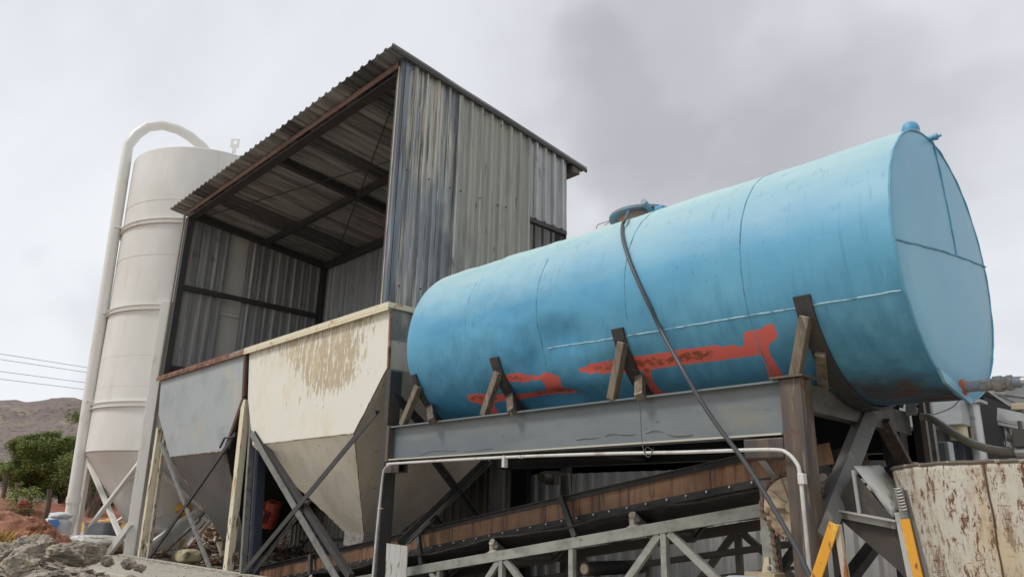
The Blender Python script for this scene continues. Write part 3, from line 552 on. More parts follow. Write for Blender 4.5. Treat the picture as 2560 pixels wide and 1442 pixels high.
part('column', dsteel, lambda b: b.box((-7.53, 6.70, -1.8), (-7.43, 6.86, .985)), stand, bevel=.008)
part('cross_beam', mat('grey_brown_cross_beam', (.15, .145, .135), .55, .2, [dict(c=(.08, .07, .06), s=(4, 3, 4), lo=.45, hi=.65)], bump=(10, .2, .006)), lambda b: b.box((-2.50, 5.152, .765), (-2.395, 7.0, .955)), stand)
part('cross_beam', dsteel, lambda b: b.box((-7.5, 5.162, .765), (-7.44, 6.698, .955)), stand)
part('cross_beam', dsteel, lambda b: b.box((-5.1, 5.15, .62), (-4.98, 6.70, .75)), stand)
part('corbel', brownst, lambda b: b.box((-2.86, 4.995, .44), (-2.552, 5.15, .583)), stand, bevel=.012)
def stub(b):
    b.box((-7.425, 5.0, .46), (-7.16, 5.13, .47)); b.box((-7.425, 5.0, .575), (-7.16, 5.13, .583)); b.box((-7.425, 5.0, .47), (-7.16, 5.01, .575)); b.box((-7.425, 5.12, .47), (-7.16, 5.13, .575))
part('box_stub', brownst, stub, stand)
bs = mat('scraped_brace', (.19, .185, .18), .5, .2, [dict(c=(.20, .185, .155), s=(8, 8, 2.4), lo=.53, hi=.64, amt=.8), dict(c=(.3, .28, .24), s=(14, 14, 4), lo=.6, hi=.64)], bump=(14, .2, .006))
part('brace', bs, lambda b: b.beam(P(2168, 1040, 'x', -2.40), P(2046, 1350, 'x', -2.40), .12, .12, (1, -.75, 0)), stand)
part('brace', brownst, lambda b: b.beam(P(2205, 1052, 'x', -2.40), P(2300, 1230, 'x', -2.40), .05, .11, (1, 0, 0)), stand)
part('brace', dsteel, lambda b: b.beam(P(2240, 1290, 'x', -2.45), P(2080, 1500, 'x', -2.45), .07, .09, (1, 0, 0)), stand)
part('brace', dsteel, lambda b: b.beam(P(1900, 1500, 'y', 5.6), P(1985, 1375, 'y', 5.6), .06, .06, (0, 1, 0)), stand)
sad = [((1037, 935), (1047, 965), (1007, 1062), (1076, 1018), (1080, 1053)), ((1238, 892), (1247, 930), (1210, 1038), (1277, 990), (1280, 1030)),
       ((1546, 820), (1558, 855), (1530, 998), (1600, 945), (1600, 992)), ((2006, 738), (2016, 790), (1988, 945), (2052, 880), (2060, 968))]
for i, (a, st_, sb_, pt, pb) in enumerate(sad):
    s0, t0 = tst(tpix(*a)); wd = .085 if i else .055
    def arc(b):
        n = 26; t1 = math.pi*2-t0
        for (o0, o1) in ((.003, .03),):
            vs = []
            for k in range(n+1):
                t = t0+(t1-t0)*k/n
                for ds in (-wd/1.4, wd/1.4):
                    for of in (o0, o1): vs.append(tp(s0+ds, t, of))
            fs = []
            for k in range(n):
                q = k*4; fs += [(q, q+4, q+5, q+1), (q+2, q+3, q+7, q+6), (q+1, q+5, q+7, q+3), (q, q+2, q+6, q+4)]
            fs += [(0, 1, 3, 2), (n*4, n*4+2, n*4+3, n*4+1)]
            b.add(vs, fs)
    sd_ = part('saddle', dsteel, arc, stand)
    top_ = tpix(*st_, off=.03); part('strut', strutm, lambda b: b.beam(top_, P(*sb_, 'z', .99), .075, .075, (1, 0, 0)), sd_, bevel=.006)
    x_ = P(*pb, 'z', .97); tpp = tpix(*pt, off=.03); part('prop', strutm if i > 1 else brownst, lambda b: b.beam(tpp, x_, .075, .075, (1, 0, 0)), sd_, bevel=.006)
    for (y_, z_) in ((6.9, 1.6),):
        part('strut', dsteel, lambda b: b.beam(Vector((top_.x, 11.8-top_.y, top_.z)), Vector((x_.x, 6.8, .985)), .075, .075, (1, 0, 0)), sd_)

# conduit pipe
cp = [P(925, 1500, 'y', 4.95), P(932, 1442, 'y', 4.95), P(945, 1300, 'y', 4.95), P(957, 1190, 'y', 4.95), P(962, 1172, 'y', 4.95), P(972, 1162, 'y', 4.95), P(990, 1158, 'y', 4.95)]
cp2 = [P(1250, 1143, 'y', 4.93), P(1500, 1134, 'y', 4.93), P(1700, 1130, 'y', 4.93), P(1850, 1125, 'y', 4.93), P(1940, 1124, 'y', 4.93), P(1968, 1132, 'y', 4.93), P(1990, 1155, 'y', 4.93), P(2000, 1185, 'y', 4.93), P(2012, 1300, 'y', 4.93), P(2025, 1442, 'y', 4.93), P(2031, 1520, 'y', 4.93)]
mb = MB(); mb.tube(ztube(cp+cp2, 8), .0135, 10); cond = mb.build('conduit', pvc, smooth=True); tag(cond, 'thin pale conduit pipe running under the grey beam and bending down both columns', 'pipe')
def clampp(px, py, dx, dz): 
    p = P(px, py, 'y', 4.915); part('clamp', pvc, lambda b: b.box((p.x-dx, 4.905, p.z-dz), (p.x+dx, 4.955, p.z+dz)), cond, bevel=.004)
clampp(1259, 1153, .018, .055); clampp(1300, 1141, .012, .014); clampp(2003, 1196, .022, .035); clampp(948, 1270, .018, .008)
mb = MB(); mb.tube(ztube([P(1597, 994, 'y', 4.97), P(1601, 1030, 'y', 4.97), P(1604, 1090, 'y', 4.95), P(1610, 1128, 'y', 4.90), P(1622, 1142, 'y', 4.89), P(1630, 1125, 'y', 4.89), P(1616, 1118, 'y', 4.93), P(1612, 1136, 'y', 4.9), P(1626, 1140, 'y', 4.9), P(1634, 1118, 'y', 4.9)], 6), .003, 4)
o = mb.build('tie_wire', wirem); tag(o, 'thin wire hanging down the grey beam and knotted around the conduit', 'wire')

# ------------------------------------------------------------------ hoppers
seamrust = mat('rusty_seam', (.17, .09, .05), .8, 0, [dict(c=(.45, .4, .3), s=7, lo=.48, hi=.55)])
def hopper(name, label, rim, brk, fold, mouth, mats, rimm, zr=2.44):
    (xl, xr), (bl, br, _), (fl_, fr_, _), (ml, mr_, zm) = rim, brk, fold, mouth
    t = thing(name, label, 'hopper', ((xl+xr)/2, 6.6, zm-.2))
    yb = 8.30; y0 = 5.0; ym0, ym1 = 5.78, 6.35
    # front plate as a fine grid so that the peeled paint can have a shape
    nz, nx = 110, 230; V = []; zs = np.linspace(fold[2] if len(fold) > 2 else .95, zr, nz)
    zf = zs[0]; zk = brk[2] if len(brk) > 2 else 1.70
    for z in zs:
        L_ = np.interp(z, [zf, zk, zr], [fl_, bl, xl]); R_ = np.interp(z, [zf, zk, zr], [fr_, br, xr])
        for k in range(nx): V.append((L_+(R_-L_)*k/(nx-1), y0+.006*noise.noise(Vector((L_+(R_-L_)*k/(nx-1), z*1.2, 3))), z))
    V = np.array(V); px, py = topix(V)
    peel = inpoly(px, py, z1([(770,1165),(900,1120),(1150,1035),(1450,930),(1690,850),(1660,960),(1590,1080),(1560,1250),(1500,1400),(1380,1470),(1200,1470),(1130,1400),(1080,1260),(960,1190),(800,1200)], 3.004, 380, 500)).astype(float).reshape(nz, nx)
    peel = blur(peel, 260).ravel()
    mb = MB(); mb.v = [Vector(p) for p in V]; I = np.arange(nz*nx).reshape(nz, nx)
    f0 = np.stack([I[:-1, :-1], I[:-1, 1:], I[1:, 1:], I[1:, :-1]], -1).reshape(-1, 4); mb.f = [tuple(map(int, q)) for q in f0]
    mb.build('front_plate', mats[0], t, smooth=True, attr=dict(peel=peel), solid=.01)
    part('lower_front_plate', mats[1], lambda b: b.plate([(fl_, y0, zf), (fr_, y0, zf), (mr_, ym0, zm), (ml, ym0, zm)], .008, (0, 1, .8)), t)
    def side(b, x1, xb, xf, xm, xt, s):
        b.add([(xt, y0+.008, zr), (xt, yb, zr), (xb, y0+.008, zk), (xb, yb, zk), (xf, y0+.008, zf), (xm, ym0, zm), (xm, ym1, zm)],
              [(0, 1, 3, 2), (2, 3, 4), (4, 3, 6, 5)])
    part('side_plate', mats[2], lambda b: side(b, xr, br, fr_, mr_, xr, 1), t, solid=.008)
    part('side_plate', mats[3], lambda b: side(b, xl, bl, fl_, ml, xl, -1), t, solid=.008)
    part('back_plate', mats[3], lambda b: b.add([(xl, yb, zr), (xr, yb, zr), (br, yb, zk), (mr_, ym1, zm), (ml, ym1, zm), (bl, yb, zk)], [(0, 1, 2, 5), (5, 2, 3, 4)]), t, solid=.008)
    def mouthf(b):
        for p_, q_ in (((ml, ym0), (mr_, ym0)), ((mr_, ym0), (mr_, ym1)), ((mr_, ym1), (ml, ym1)), ((ml, ym1), (ml, ym0))):
            b.add([(*p_, zm), (*q_, zm), (*q_, zm-.18), (*p_, zm-.18)], [(0, 1, 2, 3)])
    part('mouth', mats[4], mouthf, t, solid=.01)
    part('fold_seam', seamrust, lambda b: b.tube(wobble([Vector((fl_, y0-.004, zf)).lerp(Vector((fr_, y0-.004, zf)), k/40) for k in range(41)], .008, 4), .0055, 5), t)
    for xa_, xm_ in ((fl_, ml), (fr_, mr_)):
        part('corner_seam', seamrust, lambda b: b.tube(wobble([Vector((xa_, y0-.004, zf)).lerp(Vector((xm_, ym0-.004, zm)), k/40) for k in range(41)], .006, 6), .005, 5), t)
    part('edge_seam', seamrust, lambda b: (b.tube(wobble([Vector((br, y0-.006, zk)).lerp(Vector((fr_, y0-.006, zf)), k/20) for k in range(21)], .005, 6), .006, 5)), t)
    return t
mr = P(910, 1330, 'y', 5.78); mlp = P(862, 1325, 'y', 5.78)
treadm = mat('mouth_plate', (.33, .31, .28), .55, .2, [dict(c=(.16, .15, .14), s=(60, 60, 40), lo=.5, hi=.58)])
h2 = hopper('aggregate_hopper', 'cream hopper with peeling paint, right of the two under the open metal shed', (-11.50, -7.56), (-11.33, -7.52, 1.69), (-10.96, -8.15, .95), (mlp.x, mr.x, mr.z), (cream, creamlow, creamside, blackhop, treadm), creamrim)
part('grey_side_cover', mat('dull_side_cover', (.20, .20, .19), .6, .2, [dict(c=(.40, .37, .3), s=(4, 4, 1.5), lo=.52, hi=.66, amt=.8), dict(c=(.05, .05, .05), s=(30, 30, 20), lo=.62, hi=.66)]), lambda b: b.box((-7.552, 5.02, 1.72), (-7.535, 8.28, 2.43)), h2)
part('corner_angle', rustrim, lambda b: b.beam((-7.535, 5.0, 2.40), (-7.50, 5.0, 1.69), .03, .03, (0, 1, 0)), h2)
part('rim', creamrim, lambda b: (b.box((-11.56, 4.93, 2.435), (-7.50, 5.03, 2.505)), b.box((-7.60, 5.031, 2.435), (-7.50, 8.3, 2.505)), b.box((-11.56, 4.93, 2.40), (-7.50, 4.938, 2.434))), h2, bevel=.006)
mr1 = P(612, 1352, 'y', 5.78); ml1 = P(562, 1320, 'y', 5.78)
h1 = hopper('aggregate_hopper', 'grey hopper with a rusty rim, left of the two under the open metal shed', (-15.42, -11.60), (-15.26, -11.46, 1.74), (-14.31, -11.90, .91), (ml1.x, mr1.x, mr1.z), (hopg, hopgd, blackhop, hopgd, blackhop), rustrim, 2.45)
part('rim', rustrim, lambda b: (b.box((-15.52, 4.93, 2.44), (-11.565, 5.03, 2.50)), b.box((-15.52, 4.93, 2.41), (-11.565, 4.938, 2.439))), h1, bevel=.006)
part('edge_flange', mat('rust_flange', (.085, .045, .03), .7), lambda b: (b.beam((-11.57, 4.98, 2.43), (-11.44, 4.98, 1.72), .07, .05, (0, 1, 0)), b.beam((-11.44, 4.99, 1.72), (-11.87, 4.99, .95), .07, .05, (0, 1, 0))), h1)
hp0 = P(550, 1118, 'y', 4.95); part('lifting_handle', dsteel, lambda b: b.tube([hp0, P(562, 1094, 'y', 4.93), P(582, 1092, 'y', 4.93), P(572, 1120, 'y', 4.95)], .018, 6), h1)
def onplane(px, py, a, b, c):
    n = (b-a).cross(c-a); d = ray(px, py); return d*(a.dot(n)/d.dot(n)), n.normalized()
Fp, M1_, Bp = Vector((-11.90, 5, .91)), Vector((mr1.x, 6.35, mr1.z)), Vector((-11.46, 8.3, 1.74))
mp_, mn = onplane(668, 1275, Fp, M1_, Bp)
if mn.x < 0: mn = -mn
def motor(b, c, n, sc=1.):
    u = Vector((0, 1, 0)); u = (u-n*u.dot(n)).normalized(); v = n.cross(u)
    b.tube([c+n*.16-v*.19*sc, c+n*.16-v*.17*sc, c+n*.16+v*.17*sc, c+n*.16+v*.2*sc], [.08*sc, .115*sc, .115*sc, .09*sc], 18)
    b.obox(c+n*.03, u*.15*sc, v*.13*sc, n*.04); b.obox(c+n*.17-u*.10*sc, u*.06*sc, v*.09*sc, n*.09*sc); b.obox(c+n*.04+v*.12*sc, u*.17*sc, v*.03*sc, n*.05); b.obox(c+n*.04-v*.12*sc, u*.17*sc, v*.03*sc, n*.05); b.tube([c+n*.16-v*.02*sc, c+n*.16+v*.02*sc], .124*sc, 18)
    for sgn in (-1, 1): b.obox(c+n*.16+v*.185*sgn*sc, u*.02, v*.012, n*.02)
part('vibrator_motor', redp, lambda b: motor(b, mp_, mn, 1.15), h1, bevel=.008)
mp2 = P(474, 1266, 'y', 6.2); part('vibrator_motor', yplastic, lambda b: motor(b, mp2, Vector((-.5, -.7, -.5)).normalized(), .8), h1, bevel=.008)
mb = MB(); mb.tube(ztube([P(610, 1311, 'y', 5.3), P(635, 1303, 'y', 5.8), P(662, 1293, 'y', 6.2)], 5), .009, 5); mb.tube(ztube([P(664, 1293, 'y', 6.2), P(678, 1305, 'y', 6.3), P(690, 1330, 'y', 6.5)], 5), .014, 6)
o = mb.build('motor_cable', creampvc); tag(o, 'pale cable running to the red motor between the two hoppers', 'cable')

# support frame of the hoppers
fr = thing('hopper_frame', 'steel frame of flaking cream posts and crossed grey braces under the two hoppers', 'support frame', (-11.2, 5.1, -1.75))
def pbeam(name, m, a, b, w, h, yy=5.0, up=(0, 1, 0), ext=0., kind='beam'):
    p, q = P(*a, 'y', yy), P(*b, 'y', yy); q = q+(q-p)*ext
    mb = MB()
    if kind == 'angle': mb.angle(p, q, w, up, .01)
    elif kind == 'channel': mb.channel(p, q, w, h, .01, up)
    else: mb.beam(p, q, w, h, up)
    return mb.build(name, m, fr)
pbeam('post', creampost, (400, 1070), (352, 1395), .10, .10, 5.02, ext=.15)
pbeam('post', mat('dusty_post_side', (.38, .33, .26), .7, 0, [dict(c=(.12, .07, .045), s=(20, 20, 5), lo=.56, hi=.62)], bump=(25, .4, .006)), (410, 1100), (370, 1396), .11, .05, 5.09, ext=.15)
pbeam('post', creampost, (616, 1000), (570, 1422), .13, .10, 5.02, ext=.15)
pbeam('post', greyb, (634, 1015), (607, 1425), .06, .08, 5.04, ext=.15)
pbeam('post', dblue, (655, 1060), (634, 1432), .13, .13, 5.20, ext=.15)
for (x_, m_) in ((-15.2, dsteel), (-11.4, dsteel), (-7.6, dsteel)):
    part('post', m_, lambda b: b.box((x_-.06, 8.2, -1.8), (x_+.06, 8.32, 1.72)), fr)
pbeam('brace', dsteel, (592, 1085), (377, 1392), .07, .07, 4.98, kind='angle', ext=.02)
pbeam('brace', greyb, (402, 1108), (524, 1418), .075, .03, 4.97, ext=.02)
pbeam('brace', dsteel, (945, 1032), (612, 1432), .075, .075, 4.97, kind='angle', ext=.1)
pbeam('brace', greyb, (628, 1082), (838, 1440), .09, .02, 4.95, ext=.1)
pbeam('brace', dsteel, (640, 1082), (850, 1400), .08, .07, 5.02, ext=.1)
pbeam('brace', greyb, (775, 1255), (642, 1425), .07, .05, 5.06, kind='angle', ext=.1)
pbeam('brace', greyb, (500, 1296), (398, 1392), .05, .05, 5.9)
pbeam('brace', dsteel, (538, 1235), (612, 1345), .07, .05, 5.85)
pbeam('brace', greyb, (526, 1262), (490, 1300), .06, .05, 6.3)
for a, b, m_ in (((1088, 1152), (1205, 1308), dsteel), ((1215, 1152), (1000, 1358), dsteel), ((985, 985), (1055, 1060), dsteel), ((1080, 1290), (1108, 1318), dsteel), ((1225, 1150), (1015, 1352), greyb)):
    p, q_ = P(*a, 'x', -7.42 if m_ is dsteel else -7.46), P(*b, 'x', -7.42 if m_ is dsteel else -7.46)
    if abs(p.y) > 12: continue
    mb = MB(); mb.angle(p, q_, .075, (1, 0, 0), .01); mb.build('side_brace', m_, fr)
# bare sheet standing at the foot of the left column
p0, p1, p2, p3 = P(968, 1357, 'y', 4.9), P(1020, 1364, 'y', 4.9), P(1016, 1500, 'y', 4.9), P(962, 1500, 'y', 4.9)
mb = MB(); mb.plate([p0, p1, p2, p3], .008, (0, -1, 0)); o = mb.build('metal_sheet', paleSheet); tag(o, 'pale upright metal sheet leaning beside the foot of the left column', 'metal sheet')

# ------------------------------------------------------------------ open shed on top of the hoppers
XR, XL, YB, YF = -7.68, -15.48, 8.34, 5.0
def rz(y): return 6.06-.113*(y-5)
shed = thing('open_shed', 'tall open-fronted corrugated metal shed with a sloping roof standing on the hoppers', 'shed', (-11.6, 6.7, 2.5))
def roofb(b): corr(b, (0, 0, 0), (1, 0, 0), 8.22, (0, .11, 1), lambda a: (-15.80+a, 4.74, rz(4.74)+.012), lambda a: (-15.80+a, 8.74, rz(8.74)+.012), .2, .042, rows=10, seed=2, wav=.012)
part('roof', roofm, roofb, shed, solid=.003)
part('roof_edge_trim', dsteel, lambda b: b.beam((-7.60, 4.745, rz(4.745)-.0), (-7.60, 8.76, rz(8.76)-.0), .018, .06), shed)
def wl(x, ya, yb_, zb, m_, ph=0, seed=0, zt=None, nrm=(1, 0, 0), rows=8, wav=.007):
    def f(b): corr(b, (0, 0, 0), (0, 1, 0), yb_-ya, nrm, lambda a: (x, ya+a, zb), lambda a: (x, ya+a, (rz(ya+a)-.01) if zt is None else zt), .2, .044, top=.25, ph=ph, rows=rows, seed=seed, wav=wav)
    return f
part('side_sheet', sheetA, wl(XR, 5.03, 6.05, 2.5, sheetA, .05, 1), shed, solid=.003)
part('side_sheet', sheetB, wl(XR+.012, 6.02, 7.50, 2.5, sheetB, .02, 2), shed, solid=.003)
part('side_sheet', galv, wl(XR+.02, 7.44, 8.30, 4.44, galv, .08, 3), shed, solid=.003)
def flash(b, y, z0, z1_, w_, x=XR+.045): b.box((x, y, z0), (x+.008, y+w_, z1_))
part('joint_strip', paleSheet, lambda b: flash(b, 5.985, 2.5, rz(6.0)-.05, .06), shed)
part('corner_flashing', mat('blue_grey_flashing', (.17, .20, .235), .4, .4, [dict(c=(.1, .11, .12), s=(9, 9, .6), lo=.45, hi=.6), dict(c=(.34, .36, .36), s=(20, 20, .6), lo=.6, hi=.66)]), lambda b: (flash(b, 4.985, 2.5, rz(5.)-.02, .13, XR+.02), b.box((XR-.03, 4.978, 2.5), (XR+.028, 4.984, rz(5)-.02))), shed)
part('jamb_edge', mat('jamb_beige', (.38, .34, .27), .6, 0, [dict(c=(.2, .17, .14), s=(9, 9, 2), lo=.5, hi=.65)]), lambda b: b.box((XR-.06, 4.97, 2.5), (XR-.035, 5.0, 5.95)), shed)
part('front_channel', frontbm, lambda b: b.box((XL, 4.975, 5.945), (XR-.08, 4.99, 6.035)), shed)
part('front_channel_flange', dsteel, lambda b: (b.box((XL, 4.991, 5.87), (XR-.03, 5.16, 5.884)), b.box((XL, 5.10, 5.885), (XR-.03, 5.16, 6.0))), shed)
part('front_post', dsteel, lambda b: b.box((XL-.02, 5.0, 2.5), (XL+.12, 5.12, 5.87)), shed)
part('post_trim', mat('grey_trim', (.26, .24, .2), .6, .1), lambda b: b.box((XL-.10, 4.96, 2.5), (XL-.03, 4.99, 6.0)), shed)
part('front_post', dsteel, lambda b: b.box((XR-.14, 5.0, 2.5), (XR-.035, 5.10, 5.87)), shed)
for x_ in (XL+.06, XR-.09): part('rear_post', dsteel, lambda b: b.box((x_-.06, YB-.12, 2.5), (x_+.06, YB-.02, rz(YB)-.03)), shed)
part('rafter', dsteel, lambda b: b.beam((XL+.1, 5.1, rz(5.1)-.09), (XL+.1, 8.3, rz(8.3)-.09), .12, .12), shed)
part('rafter', dsteel, lambda b: b.beam((XR-.12, 5.1, rz(5.1)-.09), (XR-.12, 8.3, rz(8.3)-.09), .12, .12), shed)
part('rafter', dsteel, lambda b: b.beam((-11.65, 5.1, rz(5.1)-.09), (-11.65, 8.3, rz(8.3)-.09), .13, .12), shed)
part('purlin', dsteel, lambda b: b.beam((XL+.1, 6.75, rz(6.75)-.08), (XR-.1, 6.75, rz(6.75)-.08), .10, .11), shed)
part('purlin', dsteel, lambda b: b.beam((XL+.1, 8.24, rz(8.24)-.10), (XR-.1, 8.24, rz(8.24)-.10), .10, .16), shed)
part('eave_beam', brownst, lambda b: b.box((-8.4, 8.42, rz(8.6)-.13), (-7.62, 8.60, rz(8.6)-.01)), shed)
for a, b_ in (((XL+.1, 5.2, rz(5)-.15), (XR-.1, 6.8, rz(6.8)-.15)), ((XR-.2, 5.15, rz(5)-.12), (-14.9, 8.2, rz(8.2)-.15)), ):
    part('tie_rod', dsteel, lambda b: b.tube([a, b_], .011, 6), shed)
part('side_girt', dsteel, lambda b: b.box((XL+.03, 5.1, 4.33), (XL+.10, 8.3, 4.43)), shed)
part('side_girt', dsteel, lambda b: b.box((XL+.03, 5.1, 2.66), (XL+.10, 8.3, 2.75)), shed)
part('slot_girt', dsteel, lambda b: b.box((XR-.05, 7.46, 4.37), (XR+.03, 8.32, 4.435)), shed)
# corrugated left wall in two pieces with the gap that shows the silo, and the back wall
part('left_sheet', galv, wl(XL-.01, 5.10, 5.99, 2.5, galv, .0, 5, nrm=(1, 0, 0)), shed, solid=.003)
part('left_sheet', galv, wl(XL-.01, 6.41, 8.32, 2.5, galv, .07, 6, nrm=(1, 0, 0)), shed, solid=.003)
def bw(x0, x1, ph, sd): return lambda b: corr(b, (0, 0, 0), (1, 0, 0), x1-x0, (0, -1, 0), lambda a: (x0+a, YB, 2.5), lambda a: (x0+a, YB, rz(YB)-.02), .2, .034, ph=ph, rows=8, seed=sd, wav=.008)
for x0, x1, ph, sd in ((XL, -12.9, 0, 7), (-12.88, -10.2, .05, 8), (-10.18, XR-.0, .1, 9)): part('back_sheet', galv, bw(x0, x1, ph, sd), shed, solid=.003)
scr = [(1017,425),(1071,449),(1125,470),(1151,478),(1199,496),(1243,513),(1264,519),(997,715),(1050,722),(1031,175),(1075,195),(1210,288),(1253,315),(1268,322)]
for px, py in scr:
    p = P(px, py, 'x', XR+.05); part('screw', dsteel, lambda b: b.cyl(p, p+Vector((.014, 0, 0)), .013, 6), shed)
def mark(pts, sc, px, py):      # hand-written figures on the left sheets
    o_ = P(px, py, 'x', XL+.03); return [[o_+Vector((0, a*sc, b*sc)) for a, b in st] for st in pts]
two = [[(0, .75), (.15, 1), (.4, 1), (.5, .75), (.3, .4), (0, 0), (.5, .05)]]; seven = [[(0, 1), (.5, 1), (.15, 0)], [(.1, .5), (.42, .5)]]; four = [[(.35, 1), (0, .4), (.55, .4)], [(.4, .65), (.38, 0)]]
def fig(px, py, seq, sc=.085):
    def f(b):
        for i, gph in enumerate(seq):
            for st in gph:
                o_ = P(px, py, 'x', XL+.033); b.tube([o_+Vector((0, (a+i*.7)*sc, q*sc)) for a, q in st], .004, 4)
    part('marker_writing', inkm, f, shed)
fig(480, 640, (two, seven, four)); fig(527, 652, (two, four))
# ------------------------------------------------------------------ cement silo
SR = 1.74; ZG = -.95; SB = (-17.42, 6.20)
silo = thing('cement_silo', 'tall cream cylindrical silo on braced legs behind the open shed', 'silo', (SB[0], SB[1], ZG)); silo.rotation_euler = (.014, 0, 0)
def sc_(b, prof, n=96): b.lathe(prof, (SB[0], SB[1], 0), n)
part('shell', silom, lambda b: sc_(b, [(0, 7.86), (.6, 7.84), (SR-.02, 7.80), (SR, 7.78), (SR+.003, 6.60), (SR-.004, 6.55), (SR+.003, 5.3), (SR-.003, 5.26), (SR, 3.6), (SR, 1.13), (SR-.03, 1.10)]), silo, smooth=True)
for z in (6.52, 5.25, 3.05, 2.42): part('seam', silom, lambda b: sc_(b, [(SR-.01, z-.008), (SR+.003, z), (SR-.01, z+.008)]), silo, smooth=True)
for z in (6.02, 4.08, 2.06): part('ring_band', silow, lambda b: sc_(b, [(SR-.005, z-.06), (SR+.05, z-.06), (SR+.05, z-.048), (SR+.01, z-.045), (SR+.01, z+.035), (SR+.05, z+.038), (SR+.05, z+.05), (SR-.005, z+.05)]), silo, smooth=False)
cz = 1.10
cone = part('cone', silom, lambda b: sc_(b, [(SR-.005, cz), (.36, -.86), (.36, -.94)]), silo, smooth=True)
for r_, z in ((1.36, .65), (.83, -.12)): part('seam', silow, lambda b: sc_(b, [(r_, z-.012), (r_+.014, z), (r_+.01, z+.012)]), cone, smooth=True)
va = math.atan2(-SB[1], -SB[0])      # direction from the silo to where the photographer stands
def lp_(deg, r, z): a = va+rad(deg); return Vector((SB[0]+r*math.cos(a), SB[1]+r*math.sin(a), z))
for dg, zt in ((-17, 4.17), (-107, 1.5), (73, 1.5), (163, 1.5)):
    a = va+rad(dg); rd = Vector((math.cos(a), math.sin(a), 0)); tg = Vector((-rd.y, rd.x, 0))
    leg = part('leg', silow, lambda b: b.obox(lp_(dg, SR+.07, (zt+ZG)/2), tg*.10, rd*.09, Vector((0, 0, (zt-ZG)/2))), silo, bevel=.01)
    part('foot_plate', silow, lambda b: b.obox(lp_(dg, SR+.07, ZG+.02), tg*.17, rd*.16, Vector((0, 0, .015))), leg)
for d0, d1 in ((-17, -107), (-17, 73), (-107, -197), (73, 163)):
    part('leg_brace', silow, lambda b: b.beam(lp_(d0, SR+.1, 1.0), lp_(d1, SR+.1, -.9), .09, .06, (0, 0, 1)), silo)
    part('leg_brace', silow, lambda b: b.beam(lp_(d1, SR+.04, 1.0), lp_(d0, SR+.04, -.9), .09, .06, (0, 0, 1)), silo)
part('outrigger', silow, lambda b: b.beam(lp_(-104, SR+.1, -.05), lp_(-118, SR+1.35, -1.0), .16, .14, (0, 0, 1)), silo)
part('outrigger', silow, lambda b: b.beam(lp_(-32, SR+.10, -.93), lp_(-18, SR+.16, -.25), .12, .10, (0, 0, 1)), silo)
def spx(px, py, dd=0.):   # a point at the silo's own distance
    d = ray(px, py); h = math.hypot(d.x, d.y); return d*((math.hypot(*SB)-.15+dd)/h)
fillp = [spx(187, 1245), spx(213, 1110), spx(240, 960), spx(273, 760), spx(300, 590), spx(333, 372)]
pipe_r = .12
def straight(a, b_, n): return [a.lerp(b_, k/n) for k in range(n+1)]
fp = part('fill_pipe', silow, lambda b: b.tube(straight(spx(186, 1246), spx(335, 366), 8)+[spx(356, 339), spx(385, 320), spx(421, 316), spx(459, 327), spx(489, 345), spx(520, 372, .3), spx(535, 392, .5)], pipe_r, 16), silo, smooth=True)
part('pipe_elbow', silow, lambda b: (b.tube([spx(188, 1238), spx(185, 1254)], pipe_r*1.15, 16), b.tube([spx(185, 1254), spx(181, 1278), spx(170, 1312), spx(163, 1330)], pipe_r*1.02, 16), b.tube([spx(181, 1276), spx(180, 1283)], pipe_r*1.1, 16), b.tube([spx(168, 1318), spx(164, 1330)], pipe_r*1.12, 16)), silo, smooth=True)
for px, py in ((222, 1002), (266, 785), (298, 573)):
    part('pipe_bracket', silow, lambda b: b.obox(spx(px+16, py), Vector((.12, 0, 0)), Vector((0, .16, 0)), Vector((0, 0, .02))), silo)
lg = spx(600, 366, -.2); sdx = Rt.copy(); sdx.z = 0; sdx.normalize()
def lug(b):
    w_, h_ = .105, .30; c = lg
    for a0, a1, z0, z1_ in ((-1, -.45, -.3, 1), (.45, 1, -.3, 1)): b.plate([c+sdx*w_*a0+Vector((0, 0, h_*z0)), c+sdx*w_*a1+Vector((0, 0, h_*z0)), c+sdx*w_*a1+Vector((0, 0, h_*z1_*.5)), c+sdx*w_*a0+Vector((0, 0, h_*z1_*.5))], .02, Fw)
    b.plate([c-sdx*w_*.45+Vector((0, 0, h_*.36)), c+sdx*w_*.45+Vector((0, 0, h_*.36)), c+sdx*w_*.45+Vector((0, 0, h_*.5)), c-sdx*w_*.45+Vector((0, 0, h_*.5))], .02, Fw)
    b.plate([c-sdx*w_*.45+Vector((0, 0, -h_*.8)), c+sdx*w_*.45+Vector((0, 0, -h_*.8)), c+sdx*w_*.45+Vector((0, 0, h_*.02)), c-sdx*w_*.45+Vector((0, 0, h_*.02))], .02, Fw)
part('lifting_lug', silow, lug, silo)
a0, a1 = lp_(-12, 1.0, -.33), lp_(-6, 1.35, -.33)
part('aeration_stub', silow, lambda b: b.tube([lp_(8, .62, -.42), lp_(-30, .98, -.40)], .085, 16), cone, smooth=True)
part('air_hose', silow, lambda b: b.tube(ztube([lp_(-60, 1.36, .62), lp_(-30, 1.40, .60), lp_(0, 1.39, .68), lp_(12, 1.4, .8)], 5), .016, 6), cone)
part('air_hose', silow, lambda b: b.tube(ztube([lp_(-5, .9, -.10), lp_(-25, .98, -.3), lp_(-32, .9, -.6), lp_(-30, .8, -.85)], 5), .012, 6), cone)

